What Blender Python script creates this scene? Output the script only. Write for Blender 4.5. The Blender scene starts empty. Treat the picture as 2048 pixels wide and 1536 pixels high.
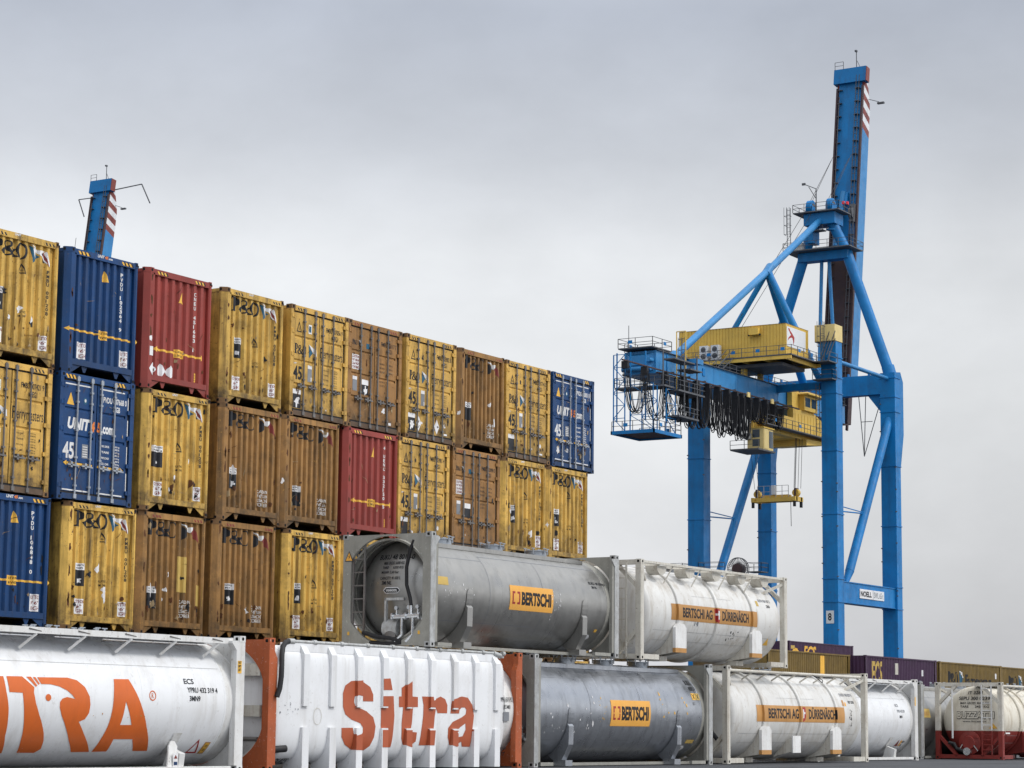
import bpy, bmesh, math, random
import numpy as np
from mathutils import Vector, Matrix
R=math.radians
S=bpy.context.scene
# ---------------------------------------------------------------- camera
CF,CPSI,CTH,CRO=4671.6,R(32.110),R(8.3935),R(0.6113)
CO=Vector((0,-36.317,0.810))
cam=bpy.data.cameras.new('camera'); co=bpy.data.objects.new('camera',cam); S.collection.objects.link(co); S.camera=co
cam.sensor_width=36; cam.lens=CF/2048*36; cam.clip_start=.5; cam.clip_end=9000
fw=Vector((math.cos(CPSI)*math.cos(CTH),math.sin(CPSI)*math.cos(CTH),math.sin(CTH)))
rt=Vector((math.sin(CPSI),-math.cos(CPSI),0)); up=rt.cross(fw)
r2=rt*math.cos(CRO)+up*math.sin(CRO); u2=-rt*math.sin(CRO)+up*math.cos(CRO)
m=Matrix((r2,u2,-fw)).transposed().to_4x4(); m.translation=CO; co.matrix_world=m
S.render.resolution_x=1024; S.render.resolution_y=768
# ---------------------------------------------------------------- sky and sun
W=bpy.data.worlds.new("World"); S.world=W; W.use_nodes=True
nt=W.node_tree; nt.nodes.clear()
def N(t,**k):
    n=nt.nodes.new(t)
    for a,b in k.items(): setattr(n,a,b)
    return n
def LK(a,b): nt.links.new(a,b)
out=N('ShaderNodeOutputWorld'); bg=N('ShaderNodeBackground'); bg.inputs[1].default_value=1.0
sky=N('ShaderNodeTexSky',sky_type='NISHITA',sun_disc=False,sun_elevation=R(41),sun_rotation=R(146))
tc=N('ShaderNodeTexCoord'); sx=N('ShaderNodeSeparateXYZ'); LK(tc.outputs['Generated'],sx.inputs[0])
rmp=N('ShaderNodeValToRGB'); LK(sx.outputs[2],rmp.inputs[0])
cr=rmp.color_ramp; 
stops=[(0,(.76,.765,.82)),(.054,(.85,.857,.885)),(.10,(.90,.91,.93)),(.14,(.93,.945,.96)),(.20,(.885,.905,.93)),(.245,(.67,.70,.755)),(.30,(.52,.56,.64)),(.5,(.80,.83,.88)),(1,(1.0,1.02,1.05))]
while len(cr.elements)>1: cr.elements.remove(cr.elements[0])
for i,(p_,c_) in enumerate(stops):
    e_=cr.elements[0] if i==0 else cr.elements.new(p_)
    e_.position=p_; e_.color=(*c_,1)
mp=N('ShaderNodeMapping'); mp.inputs['Scale'].default_value=(1,1,1.7); LK(tc.outputs['Generated'],mp.inputs[0])
ns=N('ShaderNodeTexNoise'); ns.inputs['Scale'].default_value=5.2; ns.inputs['Detail'].default_value=7; ns.inputs['Roughness'].default_value=.55; ns.inputs['Distortion'].default_value=.1; LK(mp.outputs[0],ns.inputs[0])
mr=N('ShaderNodeMapRange'); mr.inputs[1].default_value=.3; mr.inputs[2].default_value=.7; mr.inputs[3].default_value=.79; mr.inputs[4].default_value=1.02; LK(ns.outputs[0],mr.inputs[0])
vm=N('ShaderNodeVectorMath',operation='SCALE'); LK(rmp.outputs[0],vm.inputs[0]); LK(mr.outputs[0],vm.inputs['Scale'])
# the overcast is brighter on the side the sun hides (behind the viewer) and overhead
dt=N('ShaderNodeVectorMath',operation='DOT_PRODUCT'); dt.inputs[1].default_value=(.15,-.75,.60); LK(tc.outputs['Generated'],dt.inputs[0])
m2=N('ShaderNodeMapRange'); m2.inputs[1].default_value=-.1; m2.inputs[2].default_value=1; m2.inputs[3].default_value=1; m2.inputs[4].default_value=2.6; LK(dt.outputs['Value'],m2.inputs[0])
dr=N('ShaderNodeVectorMath',operation='DOT_PRODUCT'); dr.inputs[1].default_value=(.532,-.847,0); LK(tc.outputs['Generated'],dr.inputs[0])
m3=N('ShaderNodeMapRange'); m3.inputs[1].default_value=.02; m3.inputs[2].default_value=.20; m3.inputs[3].default_value=1; m3.inputs[4].default_value=.78; LK(dr.outputs['Value'],m3.inputs[0])
v3=N('ShaderNodeVectorMath',operation='SCALE'); LK(vm.outputs[0],v3.inputs[0]); LK(m3.outputs[0],v3.inputs['Scale'])
v2=N('ShaderNodeVectorMath',operation='SCALE'); LK(v3.outputs[0],v2.inputs[0]); LK(m2.outputs[0],v2.inputs['Scale'])
sk=N('ShaderNodeVectorMath',operation='SCALE'); LK(sky.outputs[0],sk.inputs[0]); sk.inputs['Scale'].default_value=.006
ad=N('ShaderNodeVectorMath',operation='ADD'); LK(v2.outputs[0],ad.inputs[0]); LK(sk.outputs[0],ad.inputs[1])
LK(ad.outputs[0],bg.inputs[0]); LK(bg.outputs[0],out.inputs[0])
sl=bpy.data.lights.new('sun','SUN'); sl.energy=1.5; sl.angle=R(12); sl.color=(1,.96,.9)
so=bpy.data.objects.new('sun',sl); S.collection.objects.link(so)
so.rotation_euler=Vector((-.3,.8,-.8)).to_track_quat('-Z','Y').to_euler()
S.view_settings.view_transform='Standard'; S.view_settings.look='None'; S.view_settings.exposure=0; S.view_settings.gamma=1
# ---------------------------------------------------------------- materials
MATS={}
def mat(name,col,rough=.55,metal=0,var=.12,dirt=None,dirtamt=0,streak=0,spots=None,spotamt=0,sc=1.0,bump=0.0,low=0,spec=.32):
    """paint / metal with mottling, vertical run marks, spots of rust or scuffs; all in object space"""
    if name in MATS: return MATS[name]
    M=bpy.data.materials.new(name); M.use_nodes=True; t=M.node_tree; B=t.nodes['Principled BSDF']
    B.inputs['Roughness'].default_value=rough; B.inputs['Metallic'].default_value=metal; B.inputs['Specular IOR Level'].default_value=spec
    def n(ty,**k):
        q=t.nodes.new(ty)
        for a,b in k.items(): setattr(q,a,b)
        return q
    L=t.links.new
    tcn=n('ShaderNodeTexCoord'); oi=n('ShaderNodeObjectInfo')
    ml=n('ShaderNodeMath',operation='MULTIPLY'); ml.inputs[1].default_value=57; L(oi.outputs['Random'],ml.inputs[0])
    av=n('ShaderNodeVectorMath',operation='ADD'); L(tcn.outputs['Object'],av.inputs[0]); L(ml.outputs[0],av.inputs[1])
    def noise(scale,det,ro=.6,st=(1,1,1)):
        mpn=n('ShaderNodeMapping'); mpn.inputs['Scale'].default_value=st; L(av.outputs[0],mpn.inputs[0])
        q=n('ShaderNodeTexNoise'); q.inputs['Scale'].default_value=scale; q.inputs['Detail'].default_value=det; q.inputs['Roughness'].default_value=ro
        L(mpn.outputs[0],q.inputs[0]); return q.outputs[0]
    def rng(src,a,b,c,d):
        q=n('ShaderNodeMapRange'); q.inputs[1].default_value=a; q.inputs[2].default_value=b; q.inputs[3].default_value=c; q.inputs[4].default_value=d
        L(src,q.inputs[0]); return q.outputs[0]
    base=n('ShaderNodeRGB'); base.outputs[0].default_value=(*col,1)
    sc1=n('ShaderNodeVectorMath',operation='SCALE'); L(base.outputs[0],sc1.inputs[0]); L(rng(noise(1.3*sc,5),.3,.7,1-var,1+var),sc1.inputs['Scale'])
    sc2=n('ShaderNodeVectorMath',operation='SCALE'); L(sc1.outputs[0],sc2.inputs[0]); L(rng(oi.outputs['Random'],0,1,.92,1.06),sc2.inputs['Scale'])
    cur=sc2.outputs[0]
    def mix(fac,c2,cur):
        q=n('ShaderNodeMix',data_type='RGBA'); L(fac,q.inputs[0]); L(cur,q.inputs[6]); q.inputs[7].default_value=(*c2,1); return q.outputs[2]
    if dirt and dirtamt: cur=mix(rng(noise(2.1*sc,7,.7),.48,.75,0,dirtamt),dirt,cur)
    if dirt and streak: cur=mix(rng(noise(3.2*sc,6,.65,(1.6,1.6,.12)),.5,.72,0,streak),dirt,cur)
    if dirt and low:
        sp=n('ShaderNodeSeparateXYZ'); L(tcn.outputs['Object'],sp.inputs[0])
        a1=rng(sp.outputs[2],.15,1.1,low,0); q=n('ShaderNodeMath',operation='MULTIPLY'); L(a1,q.inputs[0]); L(rng(noise(2.6,7,.7),.36,.62,0,1),q.inputs[1]); cur=mix(q.outputs[0],dirt,cur)
    if spots and spotamt:
        cur=mix(rng(noise(9*sc,6,.75),.615,.66,0,spotamt),spots,cur)
        cur=mix(rng(noise(22*sc,3,.7,(1,1,.5)),.67,.70,0,spotamt*.8),spots,cur)
    L(cur,B.inputs['Base Color'])
    L(rng(noise(5*sc,4),.3,.7,max(0.05,rough-.1),min(1,rough+.12)),B.inputs['Roughness'])
    if bump:
        bn=n('ShaderNodeBump'); bn.inputs['Strength'].default_value=bump; bn.inputs['Distance'].default_value=.02
        L(noise(1.6*sc,3,.5),bn.inputs['Height']); L(bn.outputs[0],B.inputs['Normal'])
    MATS[name]=M; return M
RUST=(.09,.035,.015); GRIME=(.05,.034,.018)
mat('yellow paint',(.62,.385,.085),.55,0,.18,GRIME,.7,.85,RUST,.9,1,.35,low=.97)
mat('yellow door paint',(.61,.37,.085),.55,0,.14,GRIME,.6,.65,RUST,.85,1,.25,low=.97)
mat('ochre paint',(.30,.158,.05),.6,0,.22,GRIME,.65,.8,(.50,.28,.06),.6,1,.25,low=.9)
mat('ochre door paint',(.32,.165,.055),.6,0,.15,GRIME,.5,.5,RUST,.7,1,.2,low=.9)
mat('blue paint',(.005,.045,.15),.5,0,.15,(.02,.025,.035),.3,.3,(.10,.09,.08),.35,1,.2,low=.5)
mat('red paint',(.27,.045,.035),.5,0,.12,(.10,.03,.025),.25,.25,(.12,.04,.03),.35,1,.2,low=.4)
mat('purple paint',(.05,.020,.055),.55,0,.15,(.03,.02,.03),.3,.3,RUST,.3)
mat('dull ochre paint',(.175,.115,.03),.6,0,.15,GRIME,.4,.4,RUST,.5)
mat('casting steel',(.11,.075,.05),.7,.1,.25,RUST,.5,0,(.03,.025,.02),.6,3)
mat('yellow casting',(.17,.095,.04),.65,.05,.25,RUST,.7,0,(.03,.025,.02),.7,3)
mat('black paint',(.015,.016,.02),.5,0,.2)
mat('black marking',(.013,.014,.018),.55,0,.2)
mat('blue marking',(.02,.10,.17),.5,0,.2)
mat('white marking',(.72,.72,.72),.5,0,.06,(.25,.2,.14),.35,.3)
mat('white sticker',(.75,.75,.76),.45,0,.05,(.2,.14,.1),.3,.2,(.15,.1,.07),.6,2)
mat('red marking',(.34,.03,.03),.5,0,.15)
mat('dark red marking',(.20,.035,.03),.5,0,.15)
mat('orange marking',(.75,.22,.04),.5,0,.1)
mat('yellow sticker',(.80,.46,.07),.5,0,.08,(.3,.2,.05),.2,.1)
mat('grey plate',(.20,.21,.23),.5,0,.2)
mat('faded sticker',(.52,.36,.10),.6,0,.1)
mat('rubber',(.02,.02,.022),.6,0,.2)
mat('dark hole',(.006,.006,.006),.9,0,0)
mat('bar steel',(.16,.155,.15),.5,.3,.2,RUST,.4,.3)
mat('galvanised steel',(.33,.36,.40),.4,.5,.15,(.15,.15,.15),.3,.3)
mat('white tank paint',(.74,.75,.765),.32,0,.03,(.30,.26,.2),.14,.28,(.2,.15,.1),.22,.6,.05)
mat('dirty white tank paint',(.67,.665,.645),.38,0,.05,(.30,.24,.16),.26,.5,(.16,.09,.05),.4,.8,.06)
mat('white frame paint',(.70,.70,.69),.4,0,.05,(.3,.25,.18),.25,.35,RUST,.5,1.5)
mat('cream frame paint',(.58,.56,.50),.45,0,.07,(.25,.17,.10),.35,.45,RUST,.75,2)
mat('steel tank',(.36,.355,.34),.36,.75,.05,(.17,.165,.15),.15,.42,(.66,.65,.60),.10,.8,0)
mat('blue grey steel tank',(.38,.40,.435),.34,.75,.05,(.14,.145,.15),.15,.42,(.72,.71,.66),.14,.8,0)
mat('grey frame paint',(.30,.295,.265),.55,.1,.1,(.15,.145,.13),.35,.35,(.6,.6,.56),.6,1.4)
mat('worn frame metal',(.42,.43,.43),.5,.3,.2,(.16,.13,.1),.5,.5,(.75,.75,.73),.8,3)
mat('orange frame paint',(.40,.095,.032),.5,0,.12,(.18,.06,.03),.35,.3,(.7,.62,.55),.5,1.6)
mat('sign orange',(.80,.40,.075),.5,0,.05,(.45,.25,.08),.15,.15)
mat('sign brown',(.47,.24,.075),.5,0,.08,(.25,.13,.05),.3,.3)
mat('tank lettering orange',(.63,.135,.025),.4,0,.05,(.3,.08,.03),.15,.2)
mat('tank lettering rust',(.40,.095,.04),.45,0,.06,(.2,.07,.04),.2,.2)
mat('cream tank paint',(.62,.585,.50),.4,0,.05,(.3,.22,.12),.35,.5,RUST,.3,.9)
mat('maroon paint',(.21,.028,.022),.5,0,.15,(.05,.02,.02),.35,.3,RUST,.3,1.5)
mat('chrome valve',(.62,.64,.66),.25,.85,.1)
mat('crane blue',(.0,.165,.44),.5,0,.13,(.012,.075,.19),.5,.5,(.06,.05,.06),.35,.25)
mat('crane sunlit blue',(.03,.21,.47),.42,0,.10,(.02,.10,.25),.4,.4,(.06,.06,.08),.35,.25)  # crane blue made lighter: sunlit sheen of girder and boom sides put into colour
mat('crane brown',(.05,.03,.035),.6,0,.2,(.1,.05,.03),.5,.4,None,0,.3)
mat('rust patch',(.10,.04,.016),.8,0,.3,(.03,.015,.01),.6,0)
mat('bare scratch',(.34,.25,.14),.6,0,.3)
mat('crane yellow',(.70,.46,.09),.5,0,.06,(.3,.2,.08),.3,.3,RUST,.3,.4)
mat('pale crane yellow',(.68,.54,.23),.5,0,.05,(.4,.3,.12),.25,.3)
mat('crane grating',(.10,.105,.115),.6,.2,.2)
mat('cable black',(.012,.013,.017),.55,0,.2)
mat('white panel',(.66,.68,.70),.4,0,.03)
mat('crane red',(.20,.045,.035),.5,0,.1)
mat('window glass',(.03,.05,.07),.08,0,.1)
mat('lamp red',(.8,.02,.03),.4,0,0)
def asphalt():
    M=mat('asphalt',(.060,.063,.070),.85,0,.18,(.035,.037,.042),.5,0,(.11,.11,.115),.5,.35,.3); return M
asphalt()
# ---------------------------------------------------------------- mesh helpers
class MB:
    def __init__(s): s.bm=bmesh.new(); s.mats=[]
    def mi(s,m):
        if m not in s.mats: s.mats.append(m)
        return s.mats.index(m)
    def face(s,vs,m):
        try: f=s.bm.faces.new([s.bm.verts.new(v) for v in vs]); f.material_index=s.mi(m); return f
        except Exception: return None
    def box(s,x0,x1,y0,y1,z0,z1,m):
        return s.hexa([(x0,y0,z0),(x1,y0,z0),(x1,y1,z0),(x0,y1,z0),(x0,y0,z1),(x1,y0,z1),(x1,y1,z1),(x0,y1,z1)],m)
    def hexa(s,p,m):
        v=[s.bm.verts.new(q) for q in p]; k=s.mi(m)
        for q in ((0,3,2,1),(4,5,6,7),(0,1,5,4),(1,2,6,5),(2,3,7,6),(3,0,4,7)):
            f=s.bm.faces.new([v[i] for i in q]); f.material_index=k
    def prism(s,pts,fn0,fn1,m):
        """polygon pts (s,t) mapped by fn0 and fn1, sides joined"""
        k=s.mi(m); a=[s.bm.verts.new(fn0(*p)) for p in pts]; b=[s.bm.verts.new(fn1(*p)) for p in pts]; n=len(pts)
        for f in (a[::-1],b):
            q=s.bm.faces.new(f); q.material_index=k
        for i in range(n):
            q=s.bm.faces.new((a[i],a[(i+1)%n],b[(i+1)%n],b[i])); q.material_index=k
    def tube(s,pts,r,m,n=8,r2=None,caps=True):
        pts=[Vector(p) for p in pts]; k=s.mi(m); rings=[]; a=None
        for i,p in enumerate(pts):
            d=(pts[min(i+1,len(pts)-1)]-pts[max(i-1,0)]).normalized()
            if a is None: a=d.cross(Vector((0,0,1)) if abs(d.z)<.95 else Vector((1,0,0)))
            a=(a-d*a.dot(d)).normalized(); b=d.cross(a)
            rr=r if r2 is None else r+(r2-r)*i/(len(pts)-1)
            rings.append([s.bm.verts.new(p+(a*math.cos(t*2*math.pi/n)+b*math.sin(t*2*math.pi/n))*rr) for t in range(n)])
        for A,B in zip(rings,rings[1:]):
            for t in range(n):
                f=s.bm.faces.new((A[t],A[(t+1)%n],B[(t+1)%n],B[t])); f.material_index=k; f.smooth=n>5
        if caps:
            for q in (rings[0][::-1],rings[-1]):
                f=s.bm.faces.new(q); f.material_index=k
    def beam(s,a,b,w,h,m,upv=(0,0,1)):
        """rectangular bar from a to b: w sideways, h along up"""
        a=Vector(a); b=Vector(b); d=(b-a).normalized(); u=Vector(upv)
        if abs(d.dot(u))>.98: u=Vector((1,0,0))
        sd=d.cross(u).normalized()*w/2; uu=sd.cross(d).normalized()*h/2
        s.hexa([a-sd-uu,a+sd-uu,a+sd+uu,a-sd+uu,b-sd-uu,b+sd-uu,b+sd+uu,b-sd+uu],m)
    def lathe_x(s,prof,yc,zc,m,n=64,a0=0,a1=2*math.pi,mfn=None):
        """profile (x,r) turned about the x axis"""
        full=abs(a1-a0-2*math.pi)<1e-6; k=s.mi(m); st=n if full else n+1; rings=[]
        for x,r in prof:
            if r<1e-5: rings.append([s.bm.verts.new((x,yc,zc))]*st); continue
            rings.append([s.bm.verts.new((x,yc+r*math.sin(a0+(a1-a0)*t/n),zc+r*math.cos(a0+(a1-a0)*t/n))) for t in range(st)])
        for A,B in zip(rings,rings[1:]):
            for t in range(n):
                q=[A[t],A[(t+1)%st],B[(t+1)%st],B[t]]; q2=[]
                for v in q:
                    if v not in q2: q2.append(v)
                if len(q2)>2:
                    f=s.bm.faces.new(q2); f.material_index=k; f.smooth=True
    def part_of(s,g_):
        n=MB(); mp_={}; fs=set()
        for v in g_: mp_[v]=n.bm.verts.new(v.co); fs.update(v.link_faces)
        for f in fs:
            q=n.bm.faces.new([mp_[v] for v in f.verts]); q.material_index=n.mi(s.mats[f.material_index]); q.smooth=f.smooth
        return n
    def tris(s,tr,fn,m,cs=(),ct=(),clip=None):
        """flat glyph geometry (verts,faces) in (s,t); cut at cs/ct; mapped by fn"""
        b=bmesh.new(); vs=[b.verts.new((x,y,0)) for x,y in tr[0]]
        for f in tr[1]:
            try: b.faces.new([vs[i] for i in f])
            except Exception: pass
        if not tr[0]: b.free(); return
        x0=min(v[0] for v in tr[0]); x1=max(v[0] for v in tr[0]); y0=min(v[1] for v in tr[0]); y1=max(v[1] for v in tr[0])
        for c in cs:
            if x0<c<x1: bmesh.ops.bisect_plane(b,geom=b.verts[:]+b.edges[:]+b.faces[:],dist=1e-5,plane_co=(c,0,0),plane_no=(1,0,0))
        for c in ct:
            if y0<c<y1: bmesh.ops.bisect_plane(b,geom=b.verts[:]+b.edges[:]+b.faces[:],dist=1e-5,plane_co=(0,c,0),plane_no=(0,1,0))
        k=s.mi(m); mpv={v:s.bm.verts.new(fn(v.co.x,v.co.y)) for v in b.verts}
        for f in b.faces:
            q=s.bm.faces.new([mpv[v] for v in f.verts]); q.material_index=k
        b.free()
    def build(s,name,parent=None,smooth=False,fix=True):
        if parent and name not in ONE_PIECE:
            if fix: bmesh.ops.recalc_face_normals(s.bm,faces=s.bm.faces)
            gs=pieces_of(s.bm)
            if len(gs)>1:
                out=[s.part_of(g_).build(name,parent,smooth,False) for g_ in gs]; s.bm.free(); return out[0]
        me=bpy.data.meshes.new(name)
        if fix: bmesh.ops.recalc_face_normals(s.bm,faces=s.bm.faces)
        s.bm.to_mesh(me); s.bm.free()
        for q in s.mats: me.materials.append(MATS[q])
        if smooth:
            me.polygons.foreach_set('use_smooth',[True]*len(me.polygons))
        if any(p.use_smooth for p in me.polygons): me.set_sharp_from_angle(angle=R(38))
        o=bpy.data.objects.new(name,me); S.collection.objects.link(o)
        if parent: o.parent=parent
        return o
ONE_PIECE={'boom_ladder','machinery_house','roof','cable_reel'}
def pieces_of(bm):
    """far-apart pieces of a mesh, largest first"""
    isl=islands_of(bm); k=len(isl)
    if k<2 or k>900: return [set(bm.verts)]
    co=[np.array([v.co[:] for v in i]) for i in isl]; lo=np.array([c.min(0) for c in co]); hi=np.array([c.max(0) for c in co]); size=(hi-lo).max(1)
    gap=np.maximum(0,np.maximum(lo[:,None]-hi[None],lo[None]-hi[:,None])); near=np.sqrt((gap**2).sum(2))<=np.maximum(.02,.48*np.maximum(size[:,None],size[None]))
    lab=[-1]*k; n=0
    for i in range(k):
        if lab[i]>=0: continue
        st=[i]; lab[i]=n
        while st:
            q=st.pop()
            for j in np.nonzero(near[q])[0]:
                if lab[j]<0: lab[j]=n; st.append(int(j))
        n+=1
    gs=[set() for _ in range(n)]
    for i in range(k): gs[lab[i]].update(isl[i])
    return sorted(gs,key=len,reverse=True)
def islands_of(bm):
    seen={}; out=[]
    for v in bm.verts:
        if v in seen: continue
        st=[v]; seen[v]=1; isl=[]
        while st:
            q=st.pop(); isl.append(q)
            for e in q.link_edges:
                o=e.other_vert(q)
                if o not in seen: seen[o]=1; st.append(o)
        out.append(isl)
    return out
def build_split(s,name,parent,key,**k):
    """build one object for each key of the loose pieces' centres"""
    bmesh.ops.recalc_face_normals(s.bm,faces=s.bm.faces)
    groups={}
    for isl in islands_of(s.bm):
        c=Vector([ (min(v.co[i] for v in isl)+max(v.co[i] for v in isl))/2 for i in range(3)])
        groups.setdefault(key(c),set()).update(isl)
    objs=[]
    for g_ in groups.values():
        objs.append(s.part_of(g_).build(name,parent,fix=False,**k))
    s.bm.free(); return objs
def thing(name,label,cat,loc=(0,0,0),rz=0,group=None):
    o=bpy.data.objects.new(name,None); S.collection.objects.link(o); o.location=loc; o.rotation_euler=(0,0,rz)
    o.empty_display_size=.5
    o['label']=label; o['category']=cat
    if group: o['group']=group
    return o
def copy_tree(o,parent=None):
    c=o.copy(); S.collection.objects.link(c); c.parent=parent
    for ch in list(o.children): copy_tree(ch,c)
    return c
# ---------------------------------------------------------------- glyphs
_tc={}
def _mesh_of(cu):
    o=bpy.data.objects.new('tmp',cu); me=bpy.data.meshes.new_from_object(o)
    v=[(p.co.x,p.co.y) for p in me.vertices]; f=[tuple(p.vertices) for p in me.polygons]
    bpy.data.objects.remove(o); bpy.data.meshes.remove(me); bpy.data.curves.remove(cu); return v,f
def glyph_text(t,bold=0.0,space=1.0,shear=0,line=1.0,align='LEFT'):
    k=(t,bold,space,shear,line,align)
    if k not in _tc:
        cu=bpy.data.curves.new('t','FONT'); cu.body=t; cu.offset=bold; cu.space_character=space; cu.shear=shear; cu.resolution_u=3; cu.space_line=line; cu.align_x=align
        _tc[k]=_mesh_of(cu)
    return _tc[k]
def glyph_poly(loops):
    cu=bpy.data.curves.new('p','CURVE'); cu.dimensions='2D'; cu.fill_mode='BOTH'
    for lp in loops:
        sp=cu.splines.new('POLY'); sp.points.add(len(lp)-1)
        for q,p in zip(sp.points,lp): q.co=(p[0],p[1],0,1)
        sp.use_cyclic_u=True
    return _mesh_of(cu)
def fit(tr,x,y,w,h):
    v=tr[0]
    if not v: return tr
    a=min(p[0] for p in v); b=max(p[0] for p in v); c=min(p[1] for p in v); d=max(p[1] for p in v)
    return [(x+(p[0]-a)/(b-a)*w,y+(p[1]-c)/(d-c)*h) for p in v],tr[1]
def rect(x,y,w,h): return [(x,y),(x+w,y),(x+w,y+h),(x,y+h)],[(0,1,2,3)]
def ell(cx,cy,rx,ry,n=28): return [(cx+rx*math.cos(2*math.pi*i/n),cy+ry*math.sin(2*math.pi*i/n)) for i in range(n)]
def AMP():
    return glyph_poly([[(.60,.52),(.97,.52),(.97,.47),(.88,.44),(.80,.27),(.87,.13),(.98,.06),(.98,0),(.72,0),(.63,.08),(.48,-.01),(.30,-.02),(.12,.05),(.05,.2),(.10,.36),(.27,.48),(.18,.62),(.18,.80),(.29,.92),(.44,.96),(.60,.90),(.67,.74),(.61,.6),(.49,.5),(.68,.27),(.76,.42),(.70,.46),(.60,.47)],
      [(.41,.57),(.36,.68),(.37,.83),(.44,.89),(.51,.83),(.51,.68)],[(.33,.41),(.24,.28),(.27,.13),(.37,.07),(.48,.1),(.55,.16)]])
def serif_PO():
    P=[(0,0),(.30,0),(.30,.05),(.235,.09),(.235,.42),(.30,.42),(.37,.45),(.415,.52),(.43,.62),(.43,.76),(.41,.87),(.36,.95),(.29,1),(0,1),(0,.95),(.06,.9),(.06,.1),(0,.05)]
    Ph=[(.235,.49),(.275,.49),(.30,.53),(.31,.6),(.31,.84),(.295,.90),(.27,.93),(.235,.93)]
    O_=ell(1.14,.46,.215,.52); Oh=ell(1.14,.46,.125,.45)
    g=glyph_poly([P,Ph]); g=([(x*.86,y) for x,y in g[0]],g[1]); o=glyph_poly([O_,Oh]); a=fit(AMP(),.34,-.02,.66,.94)
    out=([],[])
    for t in (g,a,o):
        b=len(out[0]); out[0].extend(t[0]); out[1].extend([tuple(i+b for i in f) for f in t[1]])
    return out
PO=serif_PO()
def scratch(seed,x,y,ln,ang,w=.008):
    r=random.Random(seed); c,s=math.cos(ang),math.sin(ang); q=[(0,0),(ln*.5,w),(ln,0),(ln*.6,-w*.6)]
    return glyph_poly([[(x+a*c-b*s,y+a*s+b*c) for a,b in q]])
def wear(D,seed,x0,x1,n=14,e=.0062):
    rd=random.Random(seed*13+1)
    for i in range(n):
        k_=rd.random(); w=rd.uniform(.02,.11); z=rd.uniform(.34,.75) if k_<.6 else rd.uniform(.4,2.6); x=rd.uniform(x0,x1-.1)
        if k_>.6 and rd.random()<.5: x=rd.choice([x0,x1-.12])+rd.uniform(0,.06)
        D(torn(seed*101+i,x,z,w,w*rd.uniform(.8,3.0),11),rd.choice(['rust patch','rust patch','black marking','bare scratch']),e+.0004*i)
    for i in range(6): D(scratch(seed*7+i,rd.uniform(x0,x1-.3),rd.uniform(.4,2.5),rd.uniform(.12,.45),rd.uniform(-1.7,1.7)),rd.choice(['rust patch','bare scratch']),e+.007+.0004*i)
def torn(seed,x,y,w,h,n=13):
    r=random.Random(seed); pts=[]
    for i in range(n):
        a=2*math.pi*i/n; q=.35+.65*r.random(); pts.append((x+w/2+math.cos(a)*w/2*q,y+h/2+math.sin(a)*h/2*q))
    return glyph_poly([pts])
# ---------------------------------------------------------------- setting
GZ=-.10
g=MB(); g.face([(-2500,-2500,GZ),(5000,-2500,GZ),(5000,5000,GZ),(-2500,5000,GZ)],'asphalt'); go=g.build('ground',fix=False); go['kind']='structure'
g=MB()
for yy,xx0,xx1 in ((-10.2,20,150),(-13.9,30,150)):
    g.face([(xx0,yy-.06,GZ+.004),(xx1,yy-.06,GZ+.004),(xx1,yy+.06,GZ+.004),(xx0,yy+.06,GZ+.004)],'black marking')
for xx in range(60,150,9): g.face([(xx,-30,GZ+.004),(xx+.05,-30,GZ+.004),(xx+.6,-7.6,GZ+.004),(xx+.55,-7.6,GZ+.004)],'black marking')
gj=g.build('paving_joints',fix=False); gj['kind']='structure'
# ---------------------------------------------------------------- containers
CW,CH,CL=2.5,2.896,13.716
def corr(x0,x1,n,y0,dep):
    """fold points of a trapezoid profile between x0 and x1: n outer ribs"""
    p=(x1-x0)/(n+.5); pts=[(x0,y0+dep)]
    for i in range(n):
        a=x0+p*(i+.25+.02)
        pts+=[(a,y0+dep),(a+.16*p,y0),(a+.50*p,y0),(a+.66*p,y0+dep)]
    pts.append((x1,y0+dep)); return pts
def pf(pts):
    def f(s):
        if s<=pts[0][0] or s>=pts[-1][0]: return 0.0
        for (a,b),(c,d) in zip(pts,pts[1:]):
            if a<=s<=c: return b if c-a<1e-6 else b+(d-b)*(s-a)/(c-a)
        return 0.0
    return f
def castings(root,m,ch,W_):
    """eight corner castings with holes; ch = chamfer of the front outer edge"""
    for zz in (0,CH-.118):
        for yy in (0,CL-.178):
            for xx in (0,W_-.162):
                b=MB(); lft=xx==0
                if yy==0 and ch:
                    x0,x1=(xx+ch,xx+.2) if lft else (xx-.04,xx+.162-ch)
                    pts=[(xx,ch),(xx+ch,0),(xx+.23,0),(xx+.23,.178),(xx,.178)] if lft else [(xx-.04,0),(xx+.162-ch,0),(xx+.162,ch),(xx+.162,.178),(xx-.04,.178)]
                    b.prism(pts,lambda s,t:(s,t-.006,zz),lambda s,t:(s,t-.006,zz+.118),m); hx=(x0+x1)/2
                else:
                    b.box(xx-.004,xx+.166,yy-.006,yy+.172,zz,zz+.118,m); hx=xx+.085
                hy=-.009 if yy==0 else yy+.175
                b.prism([(hx-.028,zz+.025),(hx+.028,zz+.025),(hx+.034,zz+.06),(hx+.028,zz+.093),(hx-.028,zz+.093),(hx-.034,zz+.06)],lambda s,t:(s,hy,t),lambda s,t:(s,hy+.004,t),'dark hole')
                sxx=-.007 if lft else W_+.003
                b.prism([(yy+.05,zz+.03),(yy+.12,zz+.03),(yy+.12,zz+.09),(yy+.05,zz+.09)],lambda s,t:(sxx,s+.03,t),lambda s,t:(sxx+.004,s+.03,t),'dark hole')
                b.build('corner_casting',root)
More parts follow.
